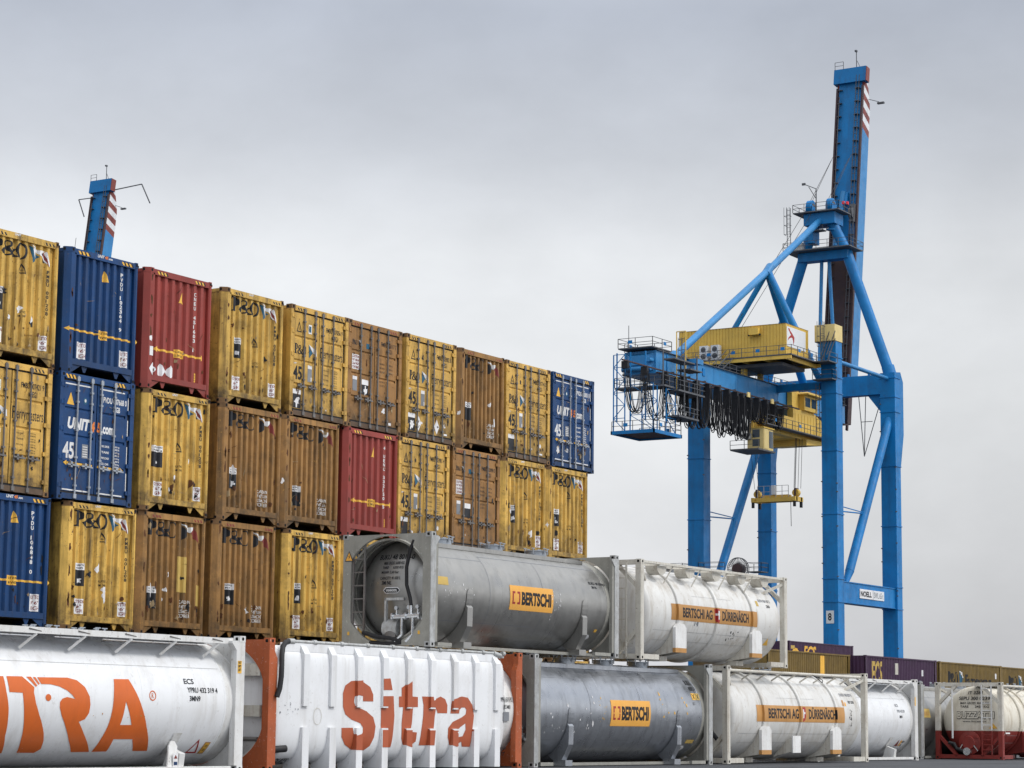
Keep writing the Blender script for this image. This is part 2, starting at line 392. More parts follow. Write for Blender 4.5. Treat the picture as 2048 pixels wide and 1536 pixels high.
def hazard(b,x,y,z,w,h,c1='yellow sticker',c2='black paint',n=4,first=True):
    step=w/n
    for i in range(n):
        b.face([(x+i*step,y,z),(x+(i+.5)*step,y,z),(x+(i+.5)*step-h*.7,y,z+h),(x+i*step-h*.7,y,z+h)],c1 if first else c2)
        b.face([(x+(i+.5)*step,y,z),(x+(i+1)*step,y,z),(x+(i+1)*step-h*.7,y,z+h),(x+(i+.5)*step-h*.7,y,z+h)],c2 if first else c1)
def sides(root,paint,W_,ch,nside=46):
    b=MB(); pr=corr(.45,CL-.3,nside,.02,.036)
    for sx in (0,1):
        X=(lambda d:d) if sx==0 else (lambda d:W_-d)
        for (a,da),(c,dc) in zip(pr,pr[1:]):
            b.face([(X(da),a,.17),(X(dc),c,.17),(X(dc),c,CH-.1),(X(da),a,CH-.1)],paint)
        b.box(min(X(.0),X(.07)),max(X(.0),X(.07)),.18,CL-.18,CH-.115,CH-.03,paint)
        b.box(min(X(.0),X(.05)),max(X(.0),X(.05)),.18,CL-.18,.03,.18,paint)
        b.face([(X(.012),.17,.17),(X(.012),.452,.17),(X(.012),.452,CH-.1),(X(.012),.17,CH-.1)],paint)
        b.face([(X(.012),CL-.302,.17),(X(.012),CL-.17,.17),(X(.012),CL-.17,CH-.1),(X(.012),CL-.302,CH-.1)],paint)
    build_split(b,'side_wall',root,lambda c:c.x>1)
    b=MB(); n=24
    for i in range(n):
        y0=.2+(CL-.4)/n*i; y1=y0+(CL-.4)/n
        b.face([(.05,y0,CH-.04),(W_-.05,y0,CH-.04),(W_-.05,y0+.1,CH-.02),(.05,y0+.1,CH-.02)],paint)
        b.face([(.05,y0+.1,CH-.02),(W_-.05,y0+.1,CH-.02),(W_-.05,y1,CH-.04),(.05,y1,CH-.04)],paint)
    b.box(.05,W_-.05,.1,CL-.05,.19,.21,'black paint')
    b.build('roof',root)
    b=MB(); b.box(.16,W_-.16,CL-.06,CL-.03,.1,CH-.1,paint); b.build('rear_wall',root)
def snap(x):
    p=min(RIBC,key=lambda c:abs(c-x)); return p
RIBC=[0]
def vtext(t,x,ztop,ch_w,ch_h,gap):
    x=snap(x)-.042; ch_w=.084; ch_h*=1.06; gap*=.8
    v=[];f=[]
    z=ztop
    for c in t:
        if c!=' ':
            q=fit(glyph_text(c,.03),x,z-ch_h,ch_w if c not in '1I' else ch_w*.35,ch_h); b=len(v); v+=q[0]; f+=[tuple(i+b for i in k) for k in q[1]]
        z-=ch_h+gap
    return v,f
def tri_sign(b,D,x,z,w,h,fill=None,line='black marking'):
    if fill: D(glyph_poly([[(x,z),(x+w,z),(x+w/2,z+h)]]),fill)
    q=.09
    D(glyph_poly([[(x-.01,z-.01),(x+w+.01,z-.01),(x+w/2,z+h+.015)],[(x+w*q*1.4,z+h*q*.7),(x+w-w*q*1.4,z+h*q*.7),(x+w/2,z+h-h*q*2)]]),line,.0015)
    D(rect(x+w*.36,z+h*.22,w*.28,.012),line,.0015); D(rect(x+w*.40,z+h*.33,w*.2,.012),line,.0015)
def end_container(root,paint,kind,n,seed,opt):
    """closed corrugated nose end facing the front, chamfered corner posts"""
    W_=2.50; ch=.12; rd=random.Random(seed)
    cm='yellow casting' if 'yellow' in paint or 'ochre' in paint else 'casting steel'
    castings(root,cm if kind!='blue' and kind!='red' else paint,ch,W_)
    sides(root,paint,W_,ch)
    b=MB()
    for lft in (1,0):
        pts=[(0,.14+.02),(0,ch),(ch,0),(.27,0),(.30,.03),(.30,.09),(.2,.16)] if lft else [(W_-.20,.09),(W_-.20,.03),(W_-.17,0),(W_-ch,0),(W_,ch),(W_,.17),(W_-.12,.16)]
        b.prism(pts,lambda s,t:(s,t,.118),lambda s,t:(s,t,CH-.118),paint)
    build_split(b,'corner_post',root,lambda c:c.x>1)
    b=MB(); b.box(.231,W_-.205,.0,.10,CH-.16,CH-.02,paint); b.build('top_rail',root)
    b=MB(); b.box(.231,W_-.205,.004,.12,.20,.33,paint)
    for x,dx in ((.235,1),(W_-.206,-1)):
        b.prism([(x,.199),(x+dx*.34,.199),(x+dx*.06,.03),(x,.03)],lambda s,t:(s,.03,t),lambda s,t:(s,.045,t),paint)
    for x in (.62,W_-.80):
        b.prism([(x,.199),(x+.2,.199),(x+.13,.06),(x+.07,.06)],lambda s,t:(s,.05,t),lambda s,t:(s,.07,t),paint)
    b.box(.25,W_-.25,.9,.93,.0,.2,'black paint')  # black sheet set back in the open tunnel gap, stands for its shade
    b.build('bottom_rail',root)
    b=MB(); pr=corr(.29,W_-.19,n,.03,.068)
    for (a,da),(c,dc) in zip(pr,pr[1:]): b.face([(a,da,.32),(c,dc,.32),(c,dc,CH-.15),(a,da,CH-.15)],paint)
    b.build('end_wall',root)
    RIBC[:]=[(pr[4*i+2][0]+pr[4*i+3][0])/2 for i in range(n)]
    # markings follow the corrugation
    b=MB(); f=pf(pr); cs=[p[0] for p in pr]
    def D(tr,m,e=0.0,real=True): b.tris(tr,lambda s,t:(s,f(s)-.004-e,t),m,cs)
    def top(tr,m,e=0): b.tris(tr,lambda s,t:(s,-.004-e,t),m)
    if kind in('yellow','ochre'):
        D(fit(PO,.35 if kind=='yellow' else .32,2.32,1.07,.39),'black marking')
        fl='white sticker' if kind=='yellow' else 'white marking'
        D(glyph_poly([[(1.53,2.70),(1.60,2.30),(1.82,2.47)]]),'blue marking' if kind=='yellow' else 'black marking')
        D(glyph_poly([[(1.545,2.715),(1.86,2.49),(2.03,2.64),(1.80,2.62),(1.70,2.66)]]),fl)
        D(glyph_poly([[(1.87,2.485),(2.045,2.63),(2.12,2.42),(2.16,2.27),(2.02,2.38)]]),'dark red marking' if kind=='ochre' else fl,.001)
        if kind=='yellow':
            D(glyph_poly([[(1.93,2.62),(2.0,2.60),(2.12,2.3),(2.08,2.32)]]),'dark red marking',.002); D(glyph_poly([[(1.86,2.55),(1.90,2.57),(2.03,2.38),(2.0,2.36)]]),'black marking',.002); D(glyph_poly([[(1.60,2.62),(1.66,2.66),(1.70,2.44),(1.66,2.40)]]),'white sticker',.002)
        lx=.40+rd.uniform(-.04,.06); lz=opt.get('lz',.98)
        D(rect(lx,lz,.36,.36),'black paint'); D(rect(lx,lz+.362,.36,.15),'white sticker'); 
        D(fit(glyph_text('LOGISTICS',.03),lx+.03,lz+.45,.3,.04),'black paint',.002); D(fit(glyph_text('EUROPE',.03),lx+.03,lz+.385,.22,.04),'black paint',.002)
        if opt.get('scrap',1): D(torn(seed+5,lx+.1,lz+.05,.14,.16),'white sticker',.002)
        if kind=='yellow':
            tri_sign(b,D,1.22,opt.get('tz',1.6),.17,.21)
            D(vtext('FMBU 001208',2.17,2.2,.05,.075,.018),'black marking')
            for x in (.41,1.86):
                if (x>1 or not opt.get('nos1')):
                    D(rect(x,.37,.32,.34),'white sticker')
                    D(fit(glyph_text('CAUTION',.02),x+.02,.61,.28,.075),'dark red marking',.002); D(fit(glyph_text("9'6''",.02),x+.07,.51,.17,.07),'dark red marking',.002); D(fit(glyph_text('HIGH',.02),x+.06,.40,.2,.08),'dark red marking',.002)
            D(fit(glyph_text('CAUTION',.01),1.2,1.12,.28,.05),'black marking'); D(fit(glyph_text('2.55M WIDE',.01),1.18,1.03,.3,.05),'black marking')
            top(fit(glyph_text('UNIT',.04,shear=.2),.97,CH-.085,.2,.052),'white marking'); top(fit(glyph_text('45.com',.02,shear=.2),1.19,CH-.085,.2,.035),'faded sticker')
        else:
            for i,tx in enumerate(('CAUTION','9\'6" HIGH','2.5m WIDE','CONTAINER')):
                D(fit(glyph_text(tx,.02),1.58,.78-.11*i,.32,.085),'white marking')
        hazard(b,.40,-.004,CH-.135,.34,.06,paint,'black paint' if kind=='yellow' else 'maroon paint',3); hazard(b,1.92,-.004,CH-.135,.34,.06,paint,'black paint' if kind=='yellow' else 'maroon paint',3)
        for i in range(opt.get('torn',2)):
            D(torn(seed*7+i,rd.uniform(.35,1.9),rd.uniform(.45,1.45),rd.uniform(.08,.26),rd.uniform(.12,.4)),rd.choice(['white sticker','white sticker','black paint']),.0025+.0012*i)
        for q in opt.get('patch',()): D(rect(*q),'faded sticker',.001)
        if opt.get('post'): b.tris(torn(seed+99,.02,opt['post'],.1,.2),lambda s,t:(s,ch-s-.003,t),'white sticker')
    elif kind=='blue':
        D(glyph_poly([[(1.20,2.27),(1.42,2.27),(1.31,2.53)]]),'yellow sticker'); 
        D(vtext(opt['num'],1.92,2.56,.07,.085,.022),'white marking')
        D(rect(.33,.985,1.98,.045),'yellow sticker'); D(rect(1.13,.90,.34,.21),'yellow sticker',.001)
        b.tris(glyph_poly([[(.03,1.005),(.12,1.06),(.12,.95)]]),lambda s,t:(s,ch-s-.005 if s<ch else -.005,t),'yellow sticker')
        b.tris(rect(.12,.985,.16,.045),lambda s,t:(s,-.004,t),'yellow sticker')
        b.tris(glyph_poly([[(2.43,1.005),(2.375,1.06),(2.375,.95)]]),lambda s,t:(s,-.005,t),'yellow sticker')
        D(fit(glyph_text('CAUTION',.02),1.17,1.03,.26,.055),'black marking',.003); D(fit(glyph_text('2.55M WIDE',.02),1.16,.93,.28,.055),'black marking',.003)
        for x in (.42,1.86):
            D(rect(x,.36,.36,.38),'white sticker')
            D(fit(glyph_text('CAUTION',.01),x+.02,.63,.32,.085),'dark red marking',.002); D(fit(glyph_text("9'6''",.01),x+.09,.51,.18,.08),'dark red marking',.002); D(fit(glyph_text('HIGH',.01),x+.07,.385,.22,.09),'dark red marking',.002)
        top(fit(glyph_text('UNIT',.04,shear=.2),.98,CH-.10,.23,.07),'white marking'); top(fit(glyph_text('45',.05,shear=.2),1.22,CH-.10,.12,.07),'orange marking'); top(fit(glyph_text('.com',.04),1.35,CH-.10,.14,.04),'white marking')
        hazard(b,.38,-.004,CH-.135,.38,.075,'yellow sticker','black paint',3); hazard(b,1.86,-.004,CH-.135,.38,.075,'yellow sticker','black paint',3)
    else:
        D(glyph_poly([[(1.20,2.20),(1.42,2.20),(1.31,2.48)]]),'yellow sticker')
        D(vtext(opt['num'],1.92,2.54,.06,.085,.03),'white marking')
        D(rect(.42,.94,1.7,.05),'yellow sticker'); D(rect(1.14,.86,.32,.2),'yellow sticker',.001)
        D(glyph_poly([[(.34,.965),(.46,1.04),(.46,.89)]]),'yellow sticker',.001); D(glyph_poly([[(2.2,.965),(2.08,1.04),(2.08,.89)]]),'yellow sticker',.001)
        D(fit(glyph_text('CAUTION',.02),1.17,.98,.26,.05),'black marking',.003); D(fit(glyph_text('2.5M WIDE',.02),1.16,.89,.28,.05),'black marking',.003)
        D(rect(1.84,.36,.13,.22),'yellow sticker')
        for q in range(3): D(rect(1.865,.40+q*.055,.08,.02),'black marking',.002)
        if opt.get('dia'):
            for x in (.16,.50,.84):
                fn=lambda s,t:(s,(-.004 if .12<s<.29 else (ch-s-.004 if s<=ch else f(s)-.004)),t)
                b.tris(glyph_poly([[(x,.17+.30),(x+.14,.47+.17),(x+.28,.47),(x+.14,.30)]]),fn,'white sticker',[.12,.29]+cs)
            b.tris(rect(.16,.78,.12,.22),lambda s,t:(s,-.004,t),'white sticker'); b.tris(torn(4,.13,1.08,.14,.24),lambda s,t:(s,-.004,t),'white sticker')
        hazard(b,.40,-.004,CH-.135,.36,.07,'yellow sticker','black paint',3); hazard(b,1.80,-.004,CH-.135,.36,.07,'yellow sticker','black paint',3)
    b.build('lettering',root,fix=False)
    b=MB(); wear(D,seed,.30,W_-.20,{'yellow':22,'ochre':24,'blue':10,'red':9}[kind])
    for i in range(5):
        zz=rd.uniform(.3,2.6); b.tris(torn(seed*5+i,.135,zz,.09,rd.uniform(.08,.4),11),lambda s,t:(s,-.003,t),'rust patch')
    b.build('rust_patch',root,fix=False)
def door_container(root,paint,kind,seed,opt):
    """two-leaf door end facing the front"""
    W_=CW; rd=random.Random(seed)
    castings(root,'yellow casting' if kind!='blue' else paint,0,W_)
    sides(root,paint,W_,0)
    b=MB()
    for x0,x1 in ((0,.11),(W_-.13,W_)):
        b.box(x0,x1,0,.17,.118,CH-.118,paint)
    build_split(b,'corner_post',root,lambda c:c.x>1)
    b=MB(); b.box(.167,W_-.167,.0,.12,CH-.15,CH-.01,paint); b.build('top_rail',root)
    b=MB(); b.box(.167,W_-.167,.002,.12,.03,.155,'casting steel' if kind!='blue' else paint); b.build('sill',root)
    z0,z1=.205,CH-.19; zb=[z0+.03,.80,.88,1.42,1.50,2.04,2.12,z1-.03]
    dp={}
    for side in (0,1):
        x0,x1=(.125,1.235) if side==0 else (1.27,W_-.20)
        b=MB()
        b.box(x0-.012,x1+.012,.059,.075,z0-.012,z1+.012,'rubber')
        pr=[]
        for i in range(0,8,2): pr+=[(zb[i]+.0,.055-.03),(zb[i+1],.025)]
        prof=[(z0,.0589),(z0,.03),(zb[1],.03),(zb[1]+.03,.058),(zb[2]-.03,.058),(zb[2],.03),(zb[3],.03),(zb[3]+.03,.058),(zb[4]-.03,.058),(zb[4],.03),(zb[5],.03),(zb[5]+.03,.058),(zb[6]-.03,.058),(zb[6],.03),(z1,.03),(z1,.0589)]
        xa,xb=x0+.07,x1-.07
        for (za,ya),(zc,yc) in zip(prof,prof[1:]): b.face([(xa,ya,za),(xb,ya,za),(xb,yc,zc),(xa,yc,zc)],paint)
        b.box(x0,xa,.028,.056,z0,z1,paint); b.box(xb,x1,.028,.056,z0,z1,paint)
        for i in (1,3,5):   # the groove ends
            for xx in (xa,xb): b.face([(xx,.03,zb[i]),(xx,.058,zb[i]+.03),(xx,.058,zb[i+1]-.03),(xx,.03,zb[i+1])],paint)
        b.box(x0-.01,x1+(.06 if side else .015),.045,.0585,z1+.003,CH-.152,'rubber'); b.box(x0-.01,x1+(.06 if side else .015),.045,.0585,.157,z0-.003,'rubber')
        if side: b.box(x1+.004,x1+.062,.045,.0585,z0,z1,'rubber')
        d=b.build('door',root); dp[side]=d
        for fx in ((.40,.82) if side==0 else (.09,.535)):
            x=x0+(x1-x0)*fx; b=MB(); bc='bar steel' if kind!='blue' else 'galvanised steel'
            b.tube([(x,-.012,.06),(x,-.012,CH-.05)],.021,bc,8)
            for zz in (.10,CH-.12): b.box(x-.045,x+.045,-.03,.024,zz-.05,zz+.05,bc)
            for zz in (.34,.98,1.6,2.25,2.5): b.box(x-.038,x+.038,-.036,.029,zz-.022,zz+.022,bc)
            b.build('locking_bar',d)
            b=MB(); hx=x-.30 if side==0 else x-.04; zz=.80-.0*side
            b.beam((hx,-.05,zz),(hx+.36,-.05,zz-.01),.02,.035,bc); b.box(hx+.1,hx+.16,-.06,.029,zz-.06,zz+.07,bc); b.box(hx+.25,hx+.30,-.05,.029,zz-.03,zz+.05,bc)
            b.build('handle',d)
        for zz in (.32,.95,1.6,2.2,2.6):
            b=MB(); xx=-.0 if side==0 else W_-.16
            b.box(xx+(-.06 if side else .03),xx+.14,-.012,.03,zz-.045,zz+.045,paint); b.tube([(xx+(.13 if side==0 else .02),-.01,zz-.07),(xx+(.13 if side==0 else .02),-.01,zz+.07)],.016,paint,6)
            b.build('hinge',d)
    b=MB()
    def D(tr,m,e=0): b.tris(tr,lambda s,t:(s,.026-e,t),m)
    blk='black marking'
    if kind=='blue':
        wm='white marking'
        tri_sign(b,D,.26,2.18,.22,.26,'yellow sticker','yellow sticker')
        D(glyph_poly([ell(.86,2.30,.06,.08,12)]),'blue marking'); D(glyph_poly([ell(.86,2.31,.03,.04,10)]),wm,.002)
        D(fit(glyph_text(opt.get('num','PVDU 007668 0'),.03),1.46,2.34,.80,.14),wm); D(fit(glyph_text('LEGB',.03),1.80,2.16,.24,.13),wm)
        D(fit(glyph_text('UNIT',.05,shear=.2),.30,1.62,.75,.27),wm); D(fit(glyph_text('4',.05,shear=.1),1.055,1.62,.15,.24),'orange marking'); D(fit(glyph_text('5',.05,shear=.1),1.275,1.63,.14,.23),'orange marking'); D(fit(glyph_text('.com',.04),1.43,1.62,.40,.17),wm)
        D(fit(glyph_text('45',.03),.17,.94,.37,.38),wm)
        D(rect(.80,.99,.2,.32),'grey plate'); 
        for q in range(5): D(rect(.82,1.02+q*.055,.16,.02),wm,.002)
        rows=('MAX. GROSS','TARE','PAYLOAD','CU. CAP.')
        for i,tx in enumerate(rows):
            D(fit(glyph_text(tx,.03),1.45,1.33-i*.135-.02,.26,.05),wm); D(fit(glyph_text('34.000 kg',.03),1.84,1.35-i*.135-.02,.22,.045),wm); D(fit(glyph_text('74.960 lb',.03),1.84,1.29-i*.135-.02,.22,.045),wm)
        for a,c in (((.30,.825),(1.15,.825)),((1.32,.825),(2.10,.825))): D(rect(a[0],.815-.0,c[0]-a[0],.05),'yellow sticker')
        D(glyph_poly([[(.2,.84),(.31,.90),(.31,.78)]]),'yellow sticker'); D(glyph_poly([[(2.2,.84),(2.09,.90),(2.09,.78)]]),'yellow sticker')
        b.tris(rect(.19,z1-.08,.9,.03),lambda s,t:(s,.026,t),wm); b.tris(rect(1.34,z1-.08,.85,.03),lambda s,t:(s,.026,t),wm)
        b.tris(rect(.19,.22,.9,.03),lambda s,t:(s,.026,t),wm); b.tris(rect(1.34,.22,.85,.03),lambda s,t:(s,.026,t),wm)
        for i in range(4): b.tris(rect(W_-.20,.30+i*.62,.025,.48),lambda s,t:(s,.024,t),wm)
        if opt.get('tornb'):
            D(torn(7,.2,.3,.32,.42),wm,.003); D(torn(9,1.5,.28,.4,.45,17),'black paint',.003); D(torn(3,1.95,.28,.25,.3),wm,GZ+.004); D(fit(glyph_text('4 USD',.03),.78,.5,.2,.12),wm)
        hazard(b,.22,-.004,CH-.135,.34,.09,'yellow sticker','black paint',3); hazard(b,1.88,-.004,CH-.135,.34,.09,'yellow sticker','black paint',3)
    else:
        if kind=='yellow':
            tri_sign(b,D,.28,2.22,.20,.26)
            if opt.get('white1',1): D(rect(.78,2.22,.14,.24),'white sticker'); D(rect(.80,2.26,.09,.16),'blue marking',.002)
            else: D(torn(seed,.78,2.22,.12,.2),blk)
            D(fit(PO,.20,1.62,.50,.28),blk)
            D(glyph_poly([[(.80,1.93),(.83,1.58),(.98,1.73)]]),'blue marking'); D(glyph_poly([[(.81,1.94),(.99,1.74),(1.10,1.83),(1.0,1.86)]]),'white sticker')
            D(glyph_poly([[(1.0,1.73),(1.13,1.83),(1.15,1.66)]]),'white sticker')
            D(fit(glyph_text('F',.0),1.30,1.66,.12,.27),blk); D(fit(glyph_text('errymasters',.0),1.44,1.58,.84,.28),blk)
            for sx_ in (1.29,): D(rect(sx_,1.652,.10,.008),blk,.001)
            D(fit(glyph_text(opt.get('num','FMBU 007421 9'),.015),1.55,2.36,.72,.13),blk); D(fit(glyph_text('LEG1',.015),1.86,2.18,.2,.13),blk)
            D(fit(glyph_text('UNIT',.03,shear=.2),.18,1.36,.13,.04),'white marking'); D(fit(glyph_text('45.com',.02),.32,1.36,.2,.03),'faded sticker')
            D(fit(glyph_text('45',.03),.17,.96,.36,.36),blk)
            for i,tx in enumerate(('MAX. GROSS','TARE','PAYLOAD','CU. CAP.')):
                D(fit(glyph_text(tx,.0),1.46,1.33-i*.125,.22,.035),blk); D(fit(glyph_text('34.000 kg',.0),1.86,1.35-i*.125,.2,.035),blk); D(fit(glyph_text('74.960 lb',.0),1.86,1.30-i*.125,.2,.035),blk)
            D(rect(.78,.96,.18,.38),'grey plate'); D(rect(.78,1.30,.18,.09),'white sticker',.001); D(rect(.91,.98,.04,.1),'white sticker',.002)
            if opt.get('bl',1): 
                D(rect(.17,.22,.34,.36),'black paint'); D(rect(.17,.585,.34,.12),'white sticker')
                if opt['bl']>1: D(torn(seed+3,.2,.22,.28,.36,17),'white sticker',.003)
            for q in opt.get('dia',()): D(glyph_poly([[(q,.46),(q+.13,.66),(q+.26,.46),(q+.13,.24)]]),'white sticker',.003)
            if opt.get('dot'): D(glyph_poly([ell(1.98,.52,.05,.06,14)]),'white sticker'); D(rect(1.95,.25,.16,.05),'white sticker')
        else:
            D(fit(PO,.22,2.24,.24,.14),blk); D(glyph_poly([[(.5,2.38),(.58,2.3),(.5,2.24)]]),blk); D(glyph_poly([[(.51,2.385),(.66,2.385),(.59,2.31)]]),'white marking')
            D(rect(.86,2.2,.14,.14),'white sticker' if seed%2 else 'blue marking')
            D(fit(glyph_text(opt.get('num','FMBU 003117 7'),.015),1.55,2.36,.72,.12),blk); D(fit(glyph_text('LEG1',.015),1.86,2.2,.2,.12),blk)
            D(rect(.22,1.58,.32,.40),'white sticker')
            for i,tx in enumerate(('CAUTION','9\'6" HIGH','2.5m WIDE','CONTAINER')): D(fit(glyph_text(tx,.03),.235,1.89-i*.095,.29,.07),'dark red marking',.002)
            for i in range(3):
                D(fit(glyph_text('MAX GROSS',.0),1.5,1.85-i*.11,.22,.05),blk); D(fit(glyph_text('34.000 kg',.0),1.86,1.85-i*.11,.24,.05),blk)
            for i in range(2): D(fit(glyph_text('CU CAP 2.5',.0),1.5,1.36-i*.1,.24,.05),blk)
            D(rect(.26,1.0,.2,.34),'grey plate'); D(rect(.26,1.30,.2,.09),'white sticker',.001)
            D(rect(.68,.94,.30,.26),'black paint'); D(rect(.68,1.205,.30,.14),'white sticker')
            if opt.get('torn'): D(torn(seed,.75,.9,.2,.3),'white sticker',.003); D(torn(seed+1,1.6,.5,.2,.2),'white sticker'); D(rect(1.95,.24,.12,.07),'white sticker')
        for i in range(3):
            x=rd.choice([.2,.6,1.4,1.8])+rd.uniform(0,.3); D(torn(seed*3+i,x,rd.uniform(.22,.5),rd.uniform(.05,.13),rd.uniform(.05,.14)),'white sticker' if i==0 else 'casting steel',.0045+.001*i)
        hc='black paint' if kind=='yellow' else 'maroon paint'
        hazard(b,.24,-.004,CH-.135,.34,.07,paint,hc,3); hazard(b,1.9,-.004,CH-.135,.34,.07,paint,hc,3)
    b.build('lettering',root,fix=False)
    b=MB(); wear(D,seed,.2,1.15,9); wear(D,seed+50,1.36,2.2,9); b.build('rust_patch',root,fix=False)
# (right edge of the front face, row level, kind, closed end or doors, seed, options, label)
LV=[8.70,5.80,2.90,0.0]
ROWS=[
(38.515,0,'yellow','e',101,dict(torn=5,tz=2.02,lz=1.1),'yellow container end cut by the left photo edge, in the top tier'),
(41.221,0,'blue','e',102,dict(num='PVDU 102364 9'),'blue corrugated container end with a long yellow arrow, in the top tier'),
(43.956,0,'red','e',103,dict(num='CNEU 451603 1',dia=1),'red container end with three torn white diamond stickers, in the top tier'),
(46.85,0,'yellow','e',104,dict(tz=1.56,lz=1.18,torn=1),'yellow corrugated container end right beside the top tier red container'),
(49.672,0,'yellow','d',105,dict(num='FMBU 007056 9',bl=2),'yellow container doors left of the brown doors, in the top tier'),
(52.191,0,'ochre','d',106,dict(num='FMBU 003117 7',torn=1),'brown container doors at the top of the wall, between two yellow door ends'),
(54.833,0,'yellow','d',107,dict(num='FMBU 003902 8',bl=2,dia=(.55,1.45),dot=1,white1=0),'yellow container doors with white diamond stickers, right of the top tier brown doors'),
(57.43,0,'ochre','e',108,dict(torn=2,scrap=0,lz=.85,post=.9),'brown corrugated container end in the top tier, between two yellow door ends'),
(60.101,0,'yellow','d',109,dict(num='FMBU 001714 8',bl=1,dot=1,white1=0),'yellow container doors beside the blue doors ending the top tier'),
(62.732,0,'blue','d',110,dict(num='PVDU 100001 8',tornb=1),'blue container doors with torn stickers, topmost at the right end of the wall'),
(38.49,1,'yellow','d',111,dict(num='FMBU 007421 9',bl=0),'yellow container doors cut off by the photo edge, second tier from the top'),
(41.209,1,'blue','d',112,dict(num='PVDU 007668 0'),'blue container doors with white edge stripes, below the blue end with a long arrow'),
(44.003,1,'yellow','e',113,dict(tz=1.5,torn=3,lz=1.05),'yellow container end right below the red container with diamond stickers'),
(46.83,1,'ochre','e',114,dict(torn=1,lz=.8),'brown container end, left one of the two brown ends in the second tier'),
(49.338,1,'ochre','e',115,dict(torn=1,lz=.6,scrap=0,post=1.1),'brown container end touching the red container of the second tier'),
(52.038,1,'red','e',116,dict(num='5 051233 CNEU 4'[::-1]),'red container end directly above the grey tank with the round opening'),
(54.559,1,'yellow','d',117,dict(num='FMBU 003901 4',bl=1,dot=1,white1=0),'yellow container doors right of the second tier red container'),
(57.24,1,'ochre','d',118,dict(num='FMBU 003090 0'),'brown container doors in the second tier, partly behind the grey tank'),
(59.82,1,'yellow','e',119,dict(tz=1.75,torn=4,lz=1.0,nos1=1),'yellow container end right of the second tier brown doors'),
(62.389,1,'yellow','e',120,dict(tz=2.0,torn=4,lz=1.1,post=1.0),'yellow container end directly below the blue doors at the wall right end'),
(38.63,2,'blue','e',121,dict(num='PVDU 106848 0'),'blue container end cut off by the photo edge, third tier from the top'),
(41.47,2,'yellow','e',122,dict(tz=2.05,torn=4,lz=1.0),'yellow container end in the third tier, directly below the blue doors'),
(44.04,2,'ochre','e',123,dict(torn=5,lz=.62,patch=((1.43,1.05,.4,.85),(2.12,.75,.2,.5))),'brown container end with two pale yellow patches, third tier'),
(46.75,2,'ochre','e',124,dict(torn=1,lz=.85),'brown container end in the third tier, right of the pale patched brown end'),
(49.58,2,'yellow','e',125,dict(tz=1.45,torn=0,lz=1.02),'yellow container end in the third tier, touching the grey tank with round opening'),
]
PAINT={'yellow':('yellow paint','yellow door paint'),'ochre':('ochre paint','ochre door paint'),'blue':('blue paint','blue paint'),'red':('red paint','red paint')}
random.seed(5)
proto_y=None
for xr,lv,kind,e,seed,opt,lab in ROWS:
    yo={0:0,1:.0,2:.04}[lv]+random.uniform(-.03,.03)
    if e=='e':
        t=thing('shipping_container',lab,'shipping container',(xr-2.39,yo,LV[lv]),0,'containers stacked in the wall')
        end_container(t,PAINT[kind][0],kind,{'yellow':8,'ochre':9,'blue':8,'red':7}[kind],seed,opt)
        if lab.startswith('yellow container end in the third tier, touching'): proto_y=t
    else:
        t=thing('shipping_container',lab,'shipping container',(xr-CW,yo,LV[lv]),0,'containers stacked in the wall')
        door_container(t,PAINT[kind][1],kind,seed,opt)
# the rest of the stack stands behind the tanks: it carries the tiers above
hid='yellow container end low in the wall, hidden behind the tank containers'
def hidden(x,z):
    c=copy_tree(proto_y); c.location=(x-2.39,.05,z); c['label']=hid; c['group']='containers low in the wall behind the tanks'
for x in (52.1,54.8,57.4,60.0,62.6): hidden(x,LV[2])
for i in range(10): hidden(38.55+2.675*i,0)
T1G={"a":[[2.245,1.671],[2.554,1.678],[2.592,1.423],[2.669,1.145],[2.706,0.959],[2.784,0.656],[2.973,0.361],[2.71,0.362]],"b":[[2.631,1.68],[3.022,1.684],[3.295,1.502],[3.278,1.412],[3.338,1.224],[3.456,1.037],[3.606,0.849],[3.72,0.707],[3.809,0.576],[3.875,0.431],[3.779,0.366],[3.339,0.368],[3.226,0.587],[3.161,0.775],[3.082,1.009],[3.036,1.196],[2.997,1.402],[2.669,1.408]],"c":[[3.399,1.679],[4.176,1.689],[4.415,1.649],[4.608,1.532],[4.722,1.365],[4.75,1.22],[4.741,1.074],[4.666,0.965],[4.523,0.915],[4.757,0.711],[5.205,0.38],[4.725,0.376],[4.449,0.589],[4.234,0.805],[4.039,1.019],[3.955,1.161],[3.949,1.257],[4.005,1.317],[4.128,1.348],[4.337,1.317],[4.271,1.381],[4.132,1.463],[3.927,1.531],[3.721,1.562],[3.477,1.562]],"d":[[3.124,1.682],[3.245,1.685],[3.375,1.532],[3.338,1.512]],"e":[[3.289,1.681],[3.357,1.678],[3.443,1.566],[3.405,1.546]],"f":[[3.719,1.332],[3.714,1.308],[3.7,1.288],[3.677,1.274],[3.649,1.269],[3.621,1.273],[3.596,1.286],[3.579,1.306],[3.572,1.329],[3.577,1.353],[3.593,1.373],[3.617,1.387],[3.645,1.392],[3.673,1.388],[3.697,1.375],[3.713,1.355]],"g":[[5.419,1.691],[5.829,1.698],[6.013,1.436],[6.204,1.14],[6.405,0.843],[6.794,0.394],[6.382,0.395],[6.156,0.611],[5.635,0.61],[5.668,0.386],[5.268,0.38],[5.286,0.59],[5.334,0.86],[5.354,1.13],[5.377,1.425]],"gh":[[5.708,1.295],[5.969,0.87],[5.656,0.867]]}
